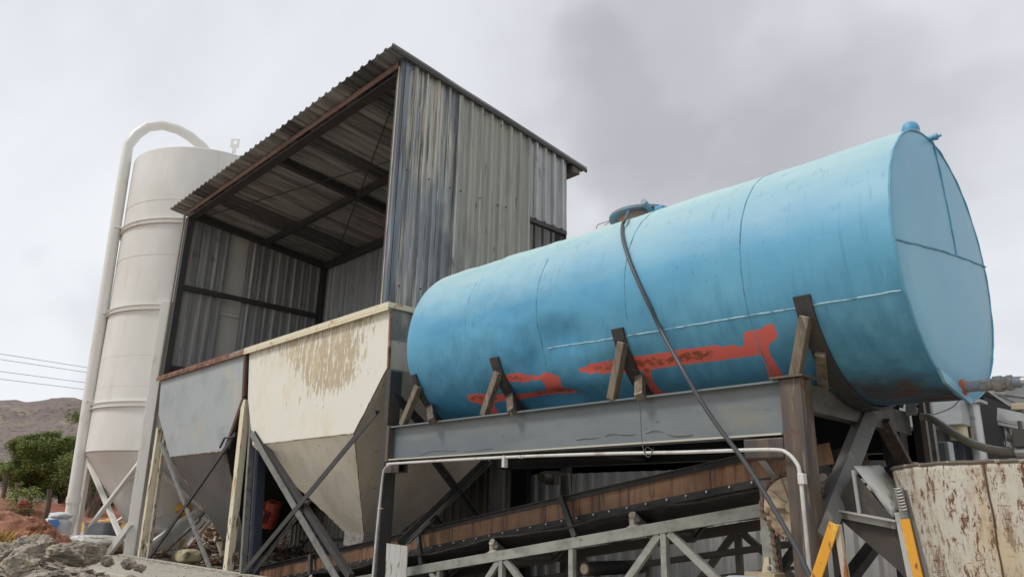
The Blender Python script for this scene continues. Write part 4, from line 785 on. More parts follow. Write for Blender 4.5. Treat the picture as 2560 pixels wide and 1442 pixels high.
# ------------------------------------------------------------------ inclined belt conveyor
conv = thing('belt_conveyor', 'inclined belt conveyor with brown side skirts on a grey-green truss below the tank stand', 'conveyor', (-6, 5.95, -1.75))
def cv(x, y, z0): return Vector((x, y, z0+.1605*x))      # the conveyor climbs 9 degrees to the right
ZK = cv(0, 0, 0)
s_off = P(1400, 1245, 'y', 5.72); SK = s_off.z-.1605*s_off.x            # skirt top
cdir = Vector((1, 0, .1605)).normalized(); cup = Vector((-.1605, 0, 1)).normalized()
xe = P(2078, 1120, 'y', 5.72).x; x0c = -12.6
def bar(b, xa, xb, y, zo, w_, h_): b.beam(cv(xa, y, SK+zo), cv(xb, y, SK+zo), w_, h_, cup)
for sy, nm in ((5.72, 'near'), (6.38, 'far')):
    sg = 1 if sy < 6 else -1
    sk = part('skirt', skirtm, lambda b: bar(b, x0c, xe, sy, -.125, .012, .16), conv)
    part('skirt_rubber', rubber, lambda b: bar(b, x0c, xe-.02, sy-.004*sg, -.235, .022, .06), sk)
    part('skirt_flange', dsteel, lambda b: (bar(b, x0c, xe-.1, sy-.012*sg, -.02, .012, .05), bar(b, x0c, xe-.1, sy-.03*sg, .004, .05, .008)), sk)
for i in range(44):
    x_ = -11.6+i*.21+rnd.uniform(-.02, .02)
    if x_ < xe-.2: part('bolt', zincp, lambda b: b.tube([cv(x_, 5.712, SK-.225), cv(x_, 5.68, SK-.225)], .0095, 6), conv)
cm_ = MB()
# carrying belt: troughed sheet, sagging between the idlers
t_off = P(1500, 1345, 'y', 5.46); TK = t_off.z-.1605*t_off.x          # middle of the truss top chord
idx_x = [P(px, 1300, 'y', 5.5).x for px in ()]
ID = [P(1235, 1350, 'y', 5.52).x, P(1585, 1272, 'y', 5.52).x]; sp = ID[1]-ID[0]; ID = [ID[0]-sp*k for k in (3, 2, 1)]+ID+[ID[1]+sp*.95]
def belt(b):
    nu = 150; prof = [(5.50, .0), (5.54, -.012), (5.71, -.105), (5.77, -.125), (6.34, -.125), (6.40, -.105), (6.56, -.012), (6.60, 0)]
    for k in range(nu+1):
        x = x0c+(xe-.1-x0c)*k/nu; ph = ((x-ID[0])/sp) % 1; sag = -.035*math.sin(math.pi*ph)**2+.006*math.sin(x*9)
        for y, z in prof: b.v.append(cv(x, y, BK+z+sag))
    n = len(prof)
    for k in range(nu):
        for i in range(n-1): b.f.append((k*n+i, k*n+i+1, (k+1)*n+i+1, (k+1)*n+i))
bo = P(1400, 1308, 'y', 5.50); BK = bo.z-.1605*bo.x-.01
part('belt', rubber, belt, conv, smooth=True, solid=.012)
def rbelt(b): 
    for yy in (1,): b.beam(cv(x0c, 6.0, TK-.42), cv(xe-.4, 6.0, TK-.42), .62, .014, cup)
part('return_belt', rubber, rbelt, conv)
def idler(x):
    t = part('idler', mat('idler_cream', (.36, .33, .26), .6) if False else ringc, lambda b: b.beam(cv(x, 5.50, TK+.02), cv(x, 5.50, BK+.0-.03), .035, .05, cup), conv)
    o_ = cv(x, 5.50, BK-.015)
    pts = [(5.51, -.035), (5.73, -.155)], [(5.78, -.175), (6.33, -.175)], [(6.38, -.155), (6.60, -.035)]
    for (ya, za), (yb2, zb2) in pts: part('roller', mat('dusty_roller', (.20, .19, .175), .55) if 'dusty_roller' not in bpy.data.materials else bpy.data.materials['dusty_roller'], lambda b: b.tube([cv(x, ya, BK+za-.03), cv(x, yb2, BK+zb2-.03)], .05, 16), t, smooth=True)
    part('roller_cap', ringc, lambda b: b.tube([cv(x, 5.488, BK-.035), cv(x, 5.50, BK-.042)], .036, 16), t, smooth=True)
    part('frame_bar', dusty, lambda b: (b.beam(cv(x+.06, 5.50, BK-.09), cv(x+.06, 5.76, BK-.26), .03, .03, cup), b.beam(cv(x+.06, 5.76, BK-.26), cv(x+.06, 6.34, BK-.26), .03, .04, cup), b.beam(cv(x+.06, 6.34, BK-.26), cv(x+.06, 6.6, BK-.09), .03, .03, cup), b.beam(cv(x+.06, 5.52, TK+.06), cv(x+.06, 6.6, TK+.06), .12, .012, cup), b.beam(cv(x+.06, 5.80, TK+.05), cv(x+.06, 5.80, BK-.25), .04, .03, cup)), t)
    part('foot', ringc, lambda b: b.add([cv(x-.05, 5.46, TK+.05), cv(x+.08, 5.46, TK+.05), cv(x+.01, 5.50, TK+.09), cv(x-.05, 5.54, TK+.05), cv(x+.08, 5.54, TK+.05)], [(0, 1, 2), (3, 2, 4), (0, 2, 3), (1, 4, 2), (0, 3, 4, 1)]), t)
    part('roller_bracket', ringc, lambda b: b.beam(cv(x, 6.6, TK+.05), cv(x, 6.6, BK-.04), .03, .04, cup), t)
ringc = mat('idler_cream', (.38, .355, .29), .6, 0, [dict(c=(.2, .17, .13), s=14, lo=.5, hi=.66)])
dusty = mat('dusty_frame', (.13, .12, .105), .7)
for x in ID: idler(x)
xt = P(1925, 1292, 'y', 5.46).x
TD = .62
chord_h = .095
for y_, m_, nm in ((5.46, trussm, 0), (6.62, dusty, 1)):
    tr = part('truss', m_, lambda b: b.beam(cv(x0c, y_, TK), cv(xt, y_, TK), .05, chord_h, cup), conv, bevel=.004)
    part('bottom_chord', m_, lambda b: b.beam(cv(x0c, y_, TK-TD), cv(xt, y_, TK-TD), .05, .08, cup), tr)
    pxs = [1100, 1255, 1430, 1662, 1925]
    xs = [P(a, 1400 if a < 1600 else 1380, 'y', 5.46).x for a in pxs]; xs = [xs[0]-2.1, xs[0]-1.1]+xs
    for i, x in enumerate(xs):
        part('post', m_, lambda b: b.beam(cv(x, y_+.004, TK-.048), cv(x, y_+.004, TK-TD+.04), .05, .055 if i < len(xs)-1 else .10, (1, 0, 0)), tr)
    for x, d in ((xs[5], -1), (xs[5], 1), (xs[3], -1), (xs[3], 1), (xs[2]-.2, 1)):
        part('diagonal', m_, lambda b: b.beam(cv(x+d*.05, y_+.008, TK-.05), cv(x+d*.62, y_+.008, TK-TD+.04), .045, .06, (1, 0, 0)), tr)
part('end_post', greyb, lambda b: b.box((xt-.06, 5.44, -1.8), (xt+.05, 5.50, P(1925, 1200, 'y', 5.46).z)), conv)
for px, m_ in ((1402, dsteel), (1048, dsteel), (790, dsteel), (1898, dusty)):
    p = P(px, 1245, 'y', 5.66); part('skirt_post', m_, lambda b: b.beam(cv(p.x, 5.66, SK+.0), cv(p.x+.34, 5.50, TK+.05), .05, .05, (1, 0, 0)), conv)
part('crossbar', dusty, lambda b: b.tube([cv(x0c, 6.3, TK-.22), cv(xt, 6.3, TK-.22)], .03, 8), conv)
rr0 = P(1462, 1421, 'y', 5.62); part('return_roller', dsteel, lambda b: b.tube([rr0, rr0+Vector((0, .86, 0))], .065, 20), conv, smooth=True)
part('roller_end', ringb, lambda b: b.tube([rr0-Vector((0, .012, 0)), rr0], .045, 18), conv)

# chain drive at the conveyor head
wc = P(1982, 1268, 'y', 5.30)
wr = .0; e_ = P(1982, 1186, 'y', 5.30); wr = (wc-e_).length
cw = thing('chain_wheel', 'big dusty round sprocket wheel with rusty chain behind the right column', 'chain drive', tuple(wc))
def disc(b): b.tube([wc-Vector((0, .02, 0)), wc+Vector((0, .03, 0))], wr*.93, 48)
part('disc', woodish, disc, cw)
part('hub', ringb, lambda b: b.tube([wc-Vector((0, .045, 0)), wc], .035, 20), cw)
for k in range(5):
    a = rad(35+k*36); part('spoke_rib', mat('rib', (.42, .34, .23), .7) if k == 0 else bpy.data.materials['rib'], lambda b: b.beam(wc+Vector((math.cos(a)*wr*.15, -.024, math.sin(a)*wr*.15)), wc+Vector((math.cos(a)*wr*.88, -.024, math.sin(a)*wr*.88)), .012, .02, (0, 1, 0)), cw)
def teeth(b):
    n = 34
    for k in range(n):
        a = 2*math.pi*k/n; rdv = Vector((math.cos(a), 0, math.sin(a))); tv = Vector((-rdv.z, 0, rdv.x)); c = wc+rdv*wr*.95
        b.obox(c, tv*.014, Vector((0, .008, 0)), rdv*.022)
part('teeth', chainm, teeth, cw)
lk = []
for k in range(60):
    a = rad(-5+k*(205/59)); lk.append(wc+Vector((math.cos(a)*wr*1.03, 0, math.sin(a)*wr*1.03)))
tail = ztube([P(1922, 1275, 'y', 5.30), P(1930, 1320, 'y', 5.30), P(1937, 1370, 'y', 5.30), P(1946, 1420, 'y', 5.30), P(1955, 1475, 'y', 5.30)], 12)
lk = lk+tail
def chain(b, mode):
    pts = [lk[0]]; acc = 0; Ls = .052
    path = lk; out_ = [path[0]]; d = 0
    for a_p, b_p in zip(path, path[1:]):
        seg = (b_p-a_p).length; t = Ls-d
        while t <= seg: out_.append(a_p.lerp(b_p, t/seg)); t += Ls
        d = (d+seg) % Ls if False else seg-(t-Ls)
    for i in range(len(out_)-1):
        p, q = out_[i], out_[i+1]; dv = (q-p).normalized(); nv = Vector((0, 1, 0)).cross(dv).normalized(); c = (p+q)/2
        o1, o2 = (.018, .024) if i % 2 else (.010, .016)
        for sg in (-1, 1):
            if mode == 0:
                yc = Vector((0, sg*(o1+o2)/2, 0)); hl = (q-p).length/2+.013
                poly = [(-hl, .008), (-hl+.008, .021), (-.006, .010), (.006, .010), (hl-.008, .021), (hl, .008), (hl, -.008), (hl-.008, -.021), (.006, -.010), (-.006, -.010), (-hl+.008, -.021), (-hl, -.008)]
                b.plate([c+yc+dv*a2+nv*b2 for a2, b2 in poly], .004, (0, 1, 0))
        if mode == 1: b.tube([p-Vector((0, .026, 0)), p+Vector((0, .026, 0))], .008, 8)
part('chain', chainm, lambda b: (chain(b, 0), chain(b, 1)), cw)

# discharge chute under the conveyor head
ch = thing('discharge_chute', 'dusty dark steel chute between the right column and the scraped cream bowl', 'chute', (-1.9, 5.9, -1.0))
def chf(b):
    y0, y1 = 5.35, 5.62
    A = P(2135, 1165, 'y', y0); B_ = P(2232, 1295, 'y', y0); Cc_ = P(2095, 1275, 'y', y0)
    A2_, B2_ = P(2200, 1163, 'y', y1), P(2262, 1240, 'y', y1)
    n = 10; ov = Vector((.5, -.1, .85)).normalized()
    for i in range(n+1):
        t = i/n; b.v += [A.lerp(B_, t)+ov*.004*math.sin(math.pi*t), A2_.lerp(B2_, t)+ov*.004*math.sin(math.pi*t)]
    for i in range(n): b.f.append((i*2, i*2+1, i*2+3, i*2+2))
part('hood', chutem, chf, ch, solid=.008, smooth=True)
part('end_panel', chutem, lambda b: b.add([P(2008, 1240, 'y', 6.25), P(2098, 1150, 'y', 6.25), P(2110, 1160, 'y', 6.25), P(2080, 1262, 'y', 6.25)], [(0, 1, 2, 3)]), ch, solid=.01)
def chs(b):
    y0 = 5.35; b.add([P(2137, 1180, 'y', y0), P(2235, 1300, 'y', y0), P(2092, 1277, 'y', y0), P(2105, 1230, 'y', y0)], [(0, 1, 2, 3)])
part('side', chuted, chs, ch, solid=.008)
part('stiffener', chutem, lambda b: b.beam(P(2134, 1175, 'y', 5.34), P(2150, 1282, 'y', 5.34), .02, .035, (0, 1, 0)), ch)
part('flange', chutem, lambda b: (b.beam(P(2090, 1274, 'y', 5.31), P(2243, 1302, 'y', 5.31), .07, .012, (0, 0, 1)), b.beam(P(2092, 1283, 'y', 5.33), P(2240, 1312, 'y', 5.33), .012, .05, (0, 0, 1))), ch)
def chl(b):
    b.add([P(2095, 1292, 'y', 5.36), P(2242, 1318, 'y', 5.36), P(2272, 1455, 'y', 5.36), P(2250, 1428, 'y', 5.36), P(2140, 1332, 'y', 5.36)], [(0, 1, 2, 3, 4)])
part('lower_plate', chuted, chl, ch, solid=.01)
part('apron', dusty, lambda b: b.add([P(2092, 1150, 'y', 5.9), P(2210, 1150, 'y', 5.9), P(2215, 1165, 'y', 5.9), P(2095, 1170, 'y', 5.9)], [(0, 1, 2, 3)]), ch, solid=.02)
part('baffle', chuted, lambda b: b.add([P(2040, 1150, 'y', 6.2), P(2100, 1120, 'y', 6.2), P(2160, 1160, 'y', 6.2), P(2130, 1170, 'y', 6.2)], [(0, 1, 2, 3)]), ch, solid=.02)
part('corner_angle', chutem, lambda b: b.beam(P(2247, 1280, 'y', 5.3), P(2285, 1470, 'y', 5.3), .05, .02, (0, 1, 0)), ch)

# scraped bowl on the right
BZ = 4.95
bc = ray(2530, 1172)*BZ; brad = .71; rimz = bc.z
bowl = thing('mixer_bowl', 'scraped and rusty cream steel bowl at the lower right corner of the photograph', 'mixing bowl', (bc.x, bc.y, rimz-2.))
def bowlf(b):
    n = 160; rows = 40
    for i in range(rows+1):
        z = rimz-1.5*i/rows; 
        for k in range(n):
            a = 2*math.pi*k/n; r = brad-(rimz-z)*.06+.006*noise.noise(Vector((math.cos(a)*2.5, math.sin(a)*2.5, z*1.5)))+(.004*noise.noise(Vector((math.cos(a)*14, math.sin(a)*14, z*9))))
            b.v.append(Vector((bc.x+r*math.cos(a), bc.y+r*math.sin(a), z)))
    for i in range(rows):
        for k in range(n): k2 = (k+1) % n; b.f.append((i*n+k, i*n+k2, (i+1)*n+k2, (i+1)*n+k))
bo_ = part('wall', bowlm, bowlf, bowl, smooth=True, solid=.012)
def rimf(b):
    n = 150; b.tube([Vector((bc.x+(brad+.002)*math.cos(2*math.pi*k/n), bc.y+(brad+.002)*math.sin(2*math.pi*k/n), rimz+.004*noise.noise(Vector((k*.3, 0, 0))))) for k in range(n+1)], .013, 8)
part('rim', mat('bowl_rim', (.11, .085, .065), .7, 0, [dict(c=(.3, .26, .2), s=20, lo=.58, hi=.64)]), rimf, bowl)
def seamf(b):
    ang = None
    best = min(range(720), key=lambda k: abs(np.array(topix([[bc.x+brad*math.cos(k*math.pi/360), bc.y+brad*math.sin(k*math.pi/360), rimz]]))[0][0]-2460)+(0 if (math.cos(k*math.pi/360)*-bc.x+math.sin(k*math.pi/360)*-bc.y) > 0 else 1e4))
    a = best*math.pi/360
    b.tube(wobble([Vector((bc.x+(brad-.06*z+.010)*math.cos(a), bc.y+(brad-.06*z+.010)*math.sin(a), rimz-z)) for z in [1.4*k/59 for k in range(60)]], .006, 2), .005, 5)
part('seam_weld', mat('bowl_seam', (.09, .05, .03), .8), seamf, bowl)

# yellow bars
def pb(px, py, y): return P(px, py, 'y', y)
yb1 = thing('yellow_prop', 'yellow flat bar with a rusty white leg forming an upside-down V by the right column', 'bar', tuple(pb(2075, 1500, 4.7)))
part('bar', yellowp, lambda b: b.beam(pb(2086, 1308, 4.70), pb(2034, 1462, 4.70), .065, .012, (0, 1, 0)), yb1, bevel=.003)
part('leg', rustwhite, lambda b: b.beam(pb(2094, 1310, 4.73), pb(2118, 1465, 4.73), .035, .04, (0, 1, 0)), yb1, bevel=.003)
wv = (pb(2240, 1230, 4.72), pb(2300, 1470, 4.72)); 
yb2 = thing('yellow_post', 'yellow flat post with wire coiled round its grey top beside the scraped bowl', 'post', tuple(pb(2300, 1500, 4.72)))
part('bar', yellowp, lambda b: b.beam(pb(2262, 1296, 4.72), pb(2302, 1470, 4.72), .052, .014, (0, 1, 0)), yb2, bevel=.003)
part('edge_angle', dusty, lambda b: b.beam(pb(2251, 1225, 4.74), pb(2312, 1470, 4.74), .075, .008, (0, 1, 0)), yb2)
part('grey_top', greyb, lambda b: b.beam(pb(2247, 1218, 4.72), pb(2262, 1296, 4.72), .042, .016, (0, 1, 0)), yb2)
def coil(b):
    for k in range(8):
        c0_, c1_ = pb(2235+k*2.2, 1221+k*7.5, 4.70), pb(2252+k*2.3, 1219+k*7.5, 4.70); b.tube(ztube([c0_, c0_.lerp(c1_, .5)-Vector((0, .006, .004)), c1_], 3), .0038, 5)
part('wire_coil', mat('dull_wire', (.30, .29, .27), .5, .4), coil, yb2)

# ------------------------------------------------------------------ building behind
bld = thing('corrugated_building', 'low grey corrugated building with a dark open bay behind the conveyor', 'building', (-6, 10, -1.75))
BY = 8.9; wt = P(1500, 1181, 'y', BY).z
def wall(b): corr(b, (0, 0, 0), (1, 0, 0), 12.4, (0, -1, 0), lambda a: (-12.5+a, BY, -1.8), lambda a: (-12.5+a, BY, wt), .24, .055, top=.4, rows=6, seed=12, wav=.01)
part('wall_sheet', whitewall, wall, bld, solid=.003)
gt = P(2090, 1032, 'y', BY-.35)
xr_ = P(2440, 1010, 'y', BY).x; xl_ = -8.6
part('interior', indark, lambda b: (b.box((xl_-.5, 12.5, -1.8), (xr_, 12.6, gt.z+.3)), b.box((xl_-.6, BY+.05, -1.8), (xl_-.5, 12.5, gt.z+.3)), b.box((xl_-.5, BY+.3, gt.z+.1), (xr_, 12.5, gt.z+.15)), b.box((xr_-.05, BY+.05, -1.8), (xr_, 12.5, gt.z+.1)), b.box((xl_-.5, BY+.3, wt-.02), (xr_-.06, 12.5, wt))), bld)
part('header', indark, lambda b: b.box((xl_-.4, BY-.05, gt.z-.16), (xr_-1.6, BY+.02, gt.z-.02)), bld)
part('fascia', fasciam, lambda b: b.box((xl_-.6, BY-.30, gt.z+.06), (xr_-.9, BY-.27, gt.z+.30)), bld)
part('gutter', fasciam, lambda b: b.tube([(xl_-.6, BY-.38, gt.z), (xr_-.9, BY-.38, gt.z)], .085, 16), bld, smooth=True)
part('roof', fasciam, lambda b: b.plate([(xl_-.6, BY-.28, gt.z+.30), (xr_, BY-.28, gt.z+.30), (xr_, 12.6, gt.z-.1), (xl_-.6, 12.6, gt.z-.1)], .02, (0, 0, 1)), bld)
part('bay_post', indark, lambda b: b.box((P(1278, 1200, 'y', 8.6).x, 8.5, -1.8), (P(1328, 1200, 'y', 8.6).x, 8.6, gt.z)), bld)
# box gutter head, its outlet and the pale end wall
bx0 = P(2335, 1000, 'y', BY-.5); bx1 = P(2408, 1060, 'y', BY-.5)
part('gutter_box', fasciam, lambda b: b.box((bx0.x-.35, BY-.5, bx1.z), (bx1.x, BY-.05, bx0.z+.15)), bld, bevel=.01)
oc = P(2402, 1072, 'y', BY-.35); part('outlet', creampvc, lambda b: b.tube([(oc.x-.04, BY-.3, bx1.z), (oc.x-.04, BY-.3, bx1.z-.13)], .085, 24), bld, smooth=True)
wx0 = P(2330, 1100, 'y', BY-.02).x
def endw(b): corr(b, (0, 0, 0), (1, 0, 0), xr_-wx0-.02, (0, -1, 0), lambda a: (wx0+a, BY-.06, -1.8), lambda a: (wx0+a, BY-.06, bx1.z+.1), .40, .05, top=.5, rows=3, seed=3)
part('end_sheet', mat('pale_blue_sheet', (.30, .31, .33), .5, .1, [dict(c=(.13, .15, .21), s=(2.5, 1, .1), lo=.5, hi=.53), dict(c=(.42, .42, .4), s=(20, 20, 1), lo=.56, hi=.66)]), endw, bld, solid=.003)
cp0 = P(2430, 1010, 'y', BY-.2); cp1 = P(2452, 1170, 'y', BY-.2)
part('corner_post', zincp, lambda b: b.tube([(cp0.x, BY-.2, -1.7), (cp0.x, BY-.2, cp0.z)], .065, 16), bld, smooth=True)
part('post_cap', fasciam, lambda b: b.box((cp0.x-.11, BY-.32, cp0.z), (cp0.x+.11, BY-.08, cp0.z+.03)), bld)
# things fixed near it
pp_ = thing('service_post', 'cluster of brown and grey upright channels below the tank end, right of the stand', 'post', (-1.9, 7.0, -1.75))
part('upright', dsteel, lambda b: b.box((P(2280, 1050, 'y', 6.95).x, 6.95, -1.7), (P(2303, 1050, 'y', 6.95).x, 7.05, P(2280, 1005, 'y', 6.95).z+.3)), pp_)
part('upright', mat('brown_slotted', (.16, .125, .105), .6, .1, [dict(c=(.3, .26, .2), s=(9, 9, 1), lo=.52, hi=.62)]), lambda b: b.box((P(2300, 1050, 'y', 6.88).x, 6.88, -1.7), (P(2313, 1050, 'y', 6.88).x, 6.93, P(2290, 1008, 'y', 6.88).z+.2)), pp_)
part('upright', greyb, lambda b: b.box((P(2318, 1080, 'y', 7.1).x, 7.1, -1.7), (P(2334, 1080, 'y', 7.1).x, 7.16, P(2318, 1065, 'y', 7.1).z+.45)), pp_)
for px, py in ((2294, 1015), (2296, 1034)):
    p = P(px, py, 'y', 6.87); part('slot', black, lambda b: b.tube([p, p+Vector((0, .012, 0))], .011, 8), pp_)
for k in range(3):
    p = P(2276, 1012+k*9, 'y', 6.9); part('insulator', fasciam, lambda b: b.tube([p-Vector((.03, 0, 0)), p+Vector((.05, 0, 0))], .03, 10), pp_)
eb = P(2353, 1150, 'y', 7.6)
o = thing('junction_box', 'grey rectangular junction box on the pale wall above the scraped bowl', 'junction box', tuple(eb))
part('case', greybox, lambda b: b.box((eb.x-.13, 7.55, eb.z-.2), (eb.x+.07, 7.7, eb.z+.16)), o, bevel=.012)
part('cover', fasciam, lambda b: b.box((eb.x+.071, 7.56, eb.z-.2), (eb.x+.09, 7.69, eb.z+.16)), o, bevel=.004)
part('gland', dsteel, lambda b: b.tube([(eb.x-.2, 7.62, eb.z+.08), (eb.x-.13, 7.62, eb.z+.08)], .03, 10), o)
mb = MB(); mb.tube(ztube([P(2300, 1041, 'y', 6.6), P(2322, 1043, 'y', 6.6), P(2345, 1056, 'y', 6.55), P(2380, 1080, 'y', 6.45), P(2430, 1108, 'y', 6.35), P(2490, 1125, 'y', 6.3), P(2548, 1128, 'y', 6.25), P(2620, 1125, 'y', 6.2)], 6), .03, 10)
o = mb.build('suction_hose', hosebe, smooth=True); tag(o, 'beige hose sagging to the right edge above the scraped bowl', 'hose')
cl = P(2553, 1128, 'y', 6.24); part('hose_clamp', zincp, lambda b: (b.tube([cl-Vector((.03, 0, 0)), cl+Vector((.05, 0, 0))], .042, 12), b.obox(cl+Vector((0, 0, .06)), Vector((.03, 0, 0)), Vector((0, .03, 0)), Vector((0, 0, .03)))), o)
vv = P(2556, 1095, 'y', 6.2)
mb = MB(); mb.tube([vv-Vector((.09, 0, -.01)), vv-Vector((.05, 0, 0))], .028, 12); mb.obox(vv, Vector((.05, 0, 0)), Vector((0, .04, 0)), Vector((0, 0, .06))); mb.tube([vv+Vector((0, 0, .06)), vv+Vector((0, 0, .12))], .015, 8); mb.tube([vv-Vector((.05, 0, .0)), vv+Vector((.12, 0, .02))], .04, 12)
o = mb.build('valve', dusty, bevel=.004); tag(o, 'small dusty valve at the right edge above the beige hose', 'valve')
mb = MB()
mb.tube(ztube([P(2322, 1018, 'y', 7.2), P(2328, 1035, 'y', 7.2), P(2350, 1031, 'y', 7.2), P(2380, 1018, 'y', 7.2), P(2399, 999, 'y', 7.2)], 6), .004, 4); mb.tube(ztube([P(2310, 1000, 'y', 7.2), P(2328, 1020, 'y', 7.2), P(2326, 1033, 'y', 7.2), P(2332, 1048, 'y', 7.2)], 6), .004, 4)
o = mb.build('loose_wire', wirem); tag(o, 'thin wires hooked below the right end of the tank in front of the gutter box', 'wire')
# lean-to at the far right
lt = thing('lean_to_shed', 'open lean-to with a jagged corrugated roof edge at the right edge of the photograph', 'lean-to', (1.0, 12, -1.75))
LY = 9.6
l0, l1 = P(2445, 1010, 'y', LY), P(2600, 1042, 'y', LY)
ltm = mat('dusty_roof_edge', (.40, .40, .39), .6, .05, [dict(c=(.22, .22, .22), s=(3, 3, 3), lo=.48, hi=.68)])
ex = 6.0
la, lb, lc, ld = P(2446, 1008, 'y', 9.4), P(2720, 1066, 'y', 11.0), P(2720, 1098, 'y', 11.0), P(2464, 1046, 'y', 9.4)
part('fascia', ltm, lambda b: b.plate([la, lb, lc, ld], .012, (.2, 1, 0)), lt)
part('fascia_lip', ltm, lambda b: b.beam(ld+Vector((-.05, -.03, -.02)), lc+Vector((0, -.03, -.02)), .05, .03), lt)
ua, ub = P(2456, 1052, 'y', 9.5), P(2720, 1104, 'y', 11.1); lu = (ub-ua).length; ud = (ub-ua).normalized()
part('roof_sheet', ltm, lambda b: corr(b, (0, 0, 0), ud, lu, (.3, -1, .2), lambda a: ua+ud*a+Vector((.02, .02, -.24+.0*a)), lambda a: ua+ud*a, .19, .05, rows=1, seed=5), lt, solid=.004)
q_ = P(2455, 1050, 'y', LY+.03)
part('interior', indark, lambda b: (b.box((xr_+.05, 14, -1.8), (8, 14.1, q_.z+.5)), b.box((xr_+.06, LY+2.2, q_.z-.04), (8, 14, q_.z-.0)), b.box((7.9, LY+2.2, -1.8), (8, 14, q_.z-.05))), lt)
l2 = P(2470, 985, 'y', 13)
part('roof_slope', mat('dark_far_roof', (.10, .10, .10), .7, .1), lambda b: b.add([P(2415, 1000, 'y', 12.6), P(2555, 948, 'y', 15.5), P(2700, 980, 'y', 16.5), P(2720, 1055, 'y', 12.8), P(2440, 1040, 'y', 11.6)], [(0, 1, 2, 3, 4)]), lt, solid=.03)
for a, b_ in (((2452, 979), (2565, 993)), ((2494, 984), (2496, 1014)), ((2497, 985), (2550, 1012)), ((2428, 995), (2448, 1010))):
    part('truss_bar', greyb, lambda b: b.tube([P(*a, 'y', 11.2), P(*b_, 'y', 11.2)], .022, 6), lt)
mb = MB(); mb.beam(P(2530, 1017, 'y', 9.2), P(2640, 1016, 'y', 9.2), .09, .07); o = mb.build('timber', plankm, bevel=.01); tag(o, 'short pale timber end poking in at the right edge above the corrugated roof', 'timber')

# sheets and odds behind the hopper feet
mb = MB(); p_a, p_b = P(722, 1400, 'y', 7.2), P(905, 1380, 'y', 7.2)
corr(mb, (0, 0, 0), (1, 0, 0), p_b.x-p_a.x, (0, -1, 0), lambda a: (p_a.x+a, 7.2, -1.7), lambda a: (p_a.x+a+.0, 7.2, 1.0), .15, .045, top=.5, rows=5, seed=21, wav=.02)
o = mb.build('loose_sheet', paleSheet, solid=.003); tag(o, 'pale ribbed metal panel seen between the crossed braces below the cream hopper', 'metal panel')
mb = MB(); p_a, p_b = P(1128, 1240, 'y', 7.9), P(1276, 1240, 'y', 7.9)
corr(mb, (0, 0, 0), (1, 0, 0), p_b.x-p_a.x+1.2, (0, -1, 0), lambda a: (p_a.x-1.2+a, 7.9, -1.7), lambda a: (p_a.x-1.2+a, 7.9, 1.1), .2, .04, rows=5, seed=22)
o = mb.build('loose_sheet', mat('brown_grey_sheet', (.15, .135, .115), .6, .1, [dict(c=(.08, .07, .06), s=(6, 6, 1), lo=.5, hi=.7)]), solid=.003); tag(o, 'dim brown-grey ribbed panel in the shade right of the left column', 'metal panel')
mb = MB(); mb.tube(ztube([P(710, 1375, 'y', 6.7), P(730, 1382, 'y', 6.7), P(745, 1370, 'y', 6.7), P(720, 1372, 'y', 6.7), P(740, 1385, 'y', 6.7), P(755, 1365, 'y', 6.7), P(775, 1342, 'y', 6.7), P(800, 1340, 'y', 6.6), P(835, 1348, 'y', 6.5), P(870, 1347, 'y', 6.3)], 6), .022, 8)
o = mb.build('dark_hose', dsteel, smooth=True); tag(o, 'dark looping hose in front of the pale ribbed panel', 'hose')
gb = P(1365, 1193, 'y', 7.6)
o = thing('wall_gearbox', 'dark round gearbox with a pipe bracket under the grey beam in the shaded bay', 'gearbox', tuple(gb))
part('body', chuted, lambda b: (b.tube([gb-Vector((0, .1, 0)), gb+Vector((0, .1, 0))], .07, 14), b.obox(gb+Vector((0, .12, 0)), Vector((.09, 0, 0)), Vector((0, .05, 0)), Vector((0, 0, .09)))), o)
part('bracket', dusty, lambda b: (b.beam(P(1362, 1180, 'y', 7.5), P(1422, 1186, 'y', 7.5), .05, .04), b.beam(P(1420, 1186, 'y', 7.5), P(1424, 1250, 'y', 7.5), .04, .04, (0, 1, 0))), o)
# cap and clamp lying on the bottom edge
bk = P(1865, 1445, 'y', 4.6)
o = thing('bucket', 'upturned pale plastic bucket at the bottom edge left of the yellow bar', 'bucket', (bk.x, 4.6, bk.z-.25))
part('shell', mat('cloudy_plastic', (.42, .45, .47), .35, 0, [dict(c=(.3, .33, .35), s=14, lo=.5, hi=.6)]), lambda b: b.lathe([(0, .015), (.11, .012), (.135, 0), (.15, -.25)], (bk.x, 4.6, bk.z), 36), o, smooth=True)
part('rim', creampvc, lambda b: b.lathe([(.136, .004), (.142, 0), (.142, -.02), (.136, -.02)], (bk.x, 4.6, bk.z), 36), o)
tpz = P(1912, 1400, 'y', 5.0)
o = thing('limit_lever', 'small tapered cream lever and ring on a timber block below the chain', 'lever', tuple(tpz))
part('lever', ringb, lambda b: b.plate([P(1904, 1430, 'y', 5.0), P(1924, 1430, 'y', 5.0), P(1921, 1392, 'y', 5.0), P(1911, 1392, 'y', 5.0)], .03, (0, 1, 0)), o)
part('ring', zincp, lambda b: b.tube([P(1925, 1421, 'y', 4.99)+Vector((.022*math.cos(a*.35), 0, .022*math.sin(a*.35))) for a in range(19)], .005, 6), o)
part('block', plankm, lambda b: b.box((P(1870, 1432, 'y', 5.0).x, 4.95, P(1900, 1450, 'y', 5.).z-.15), (P(1945, 1432, 'y', 5.0).x, 5.1, P(1910, 1430, 'y', 5.).z)), o)

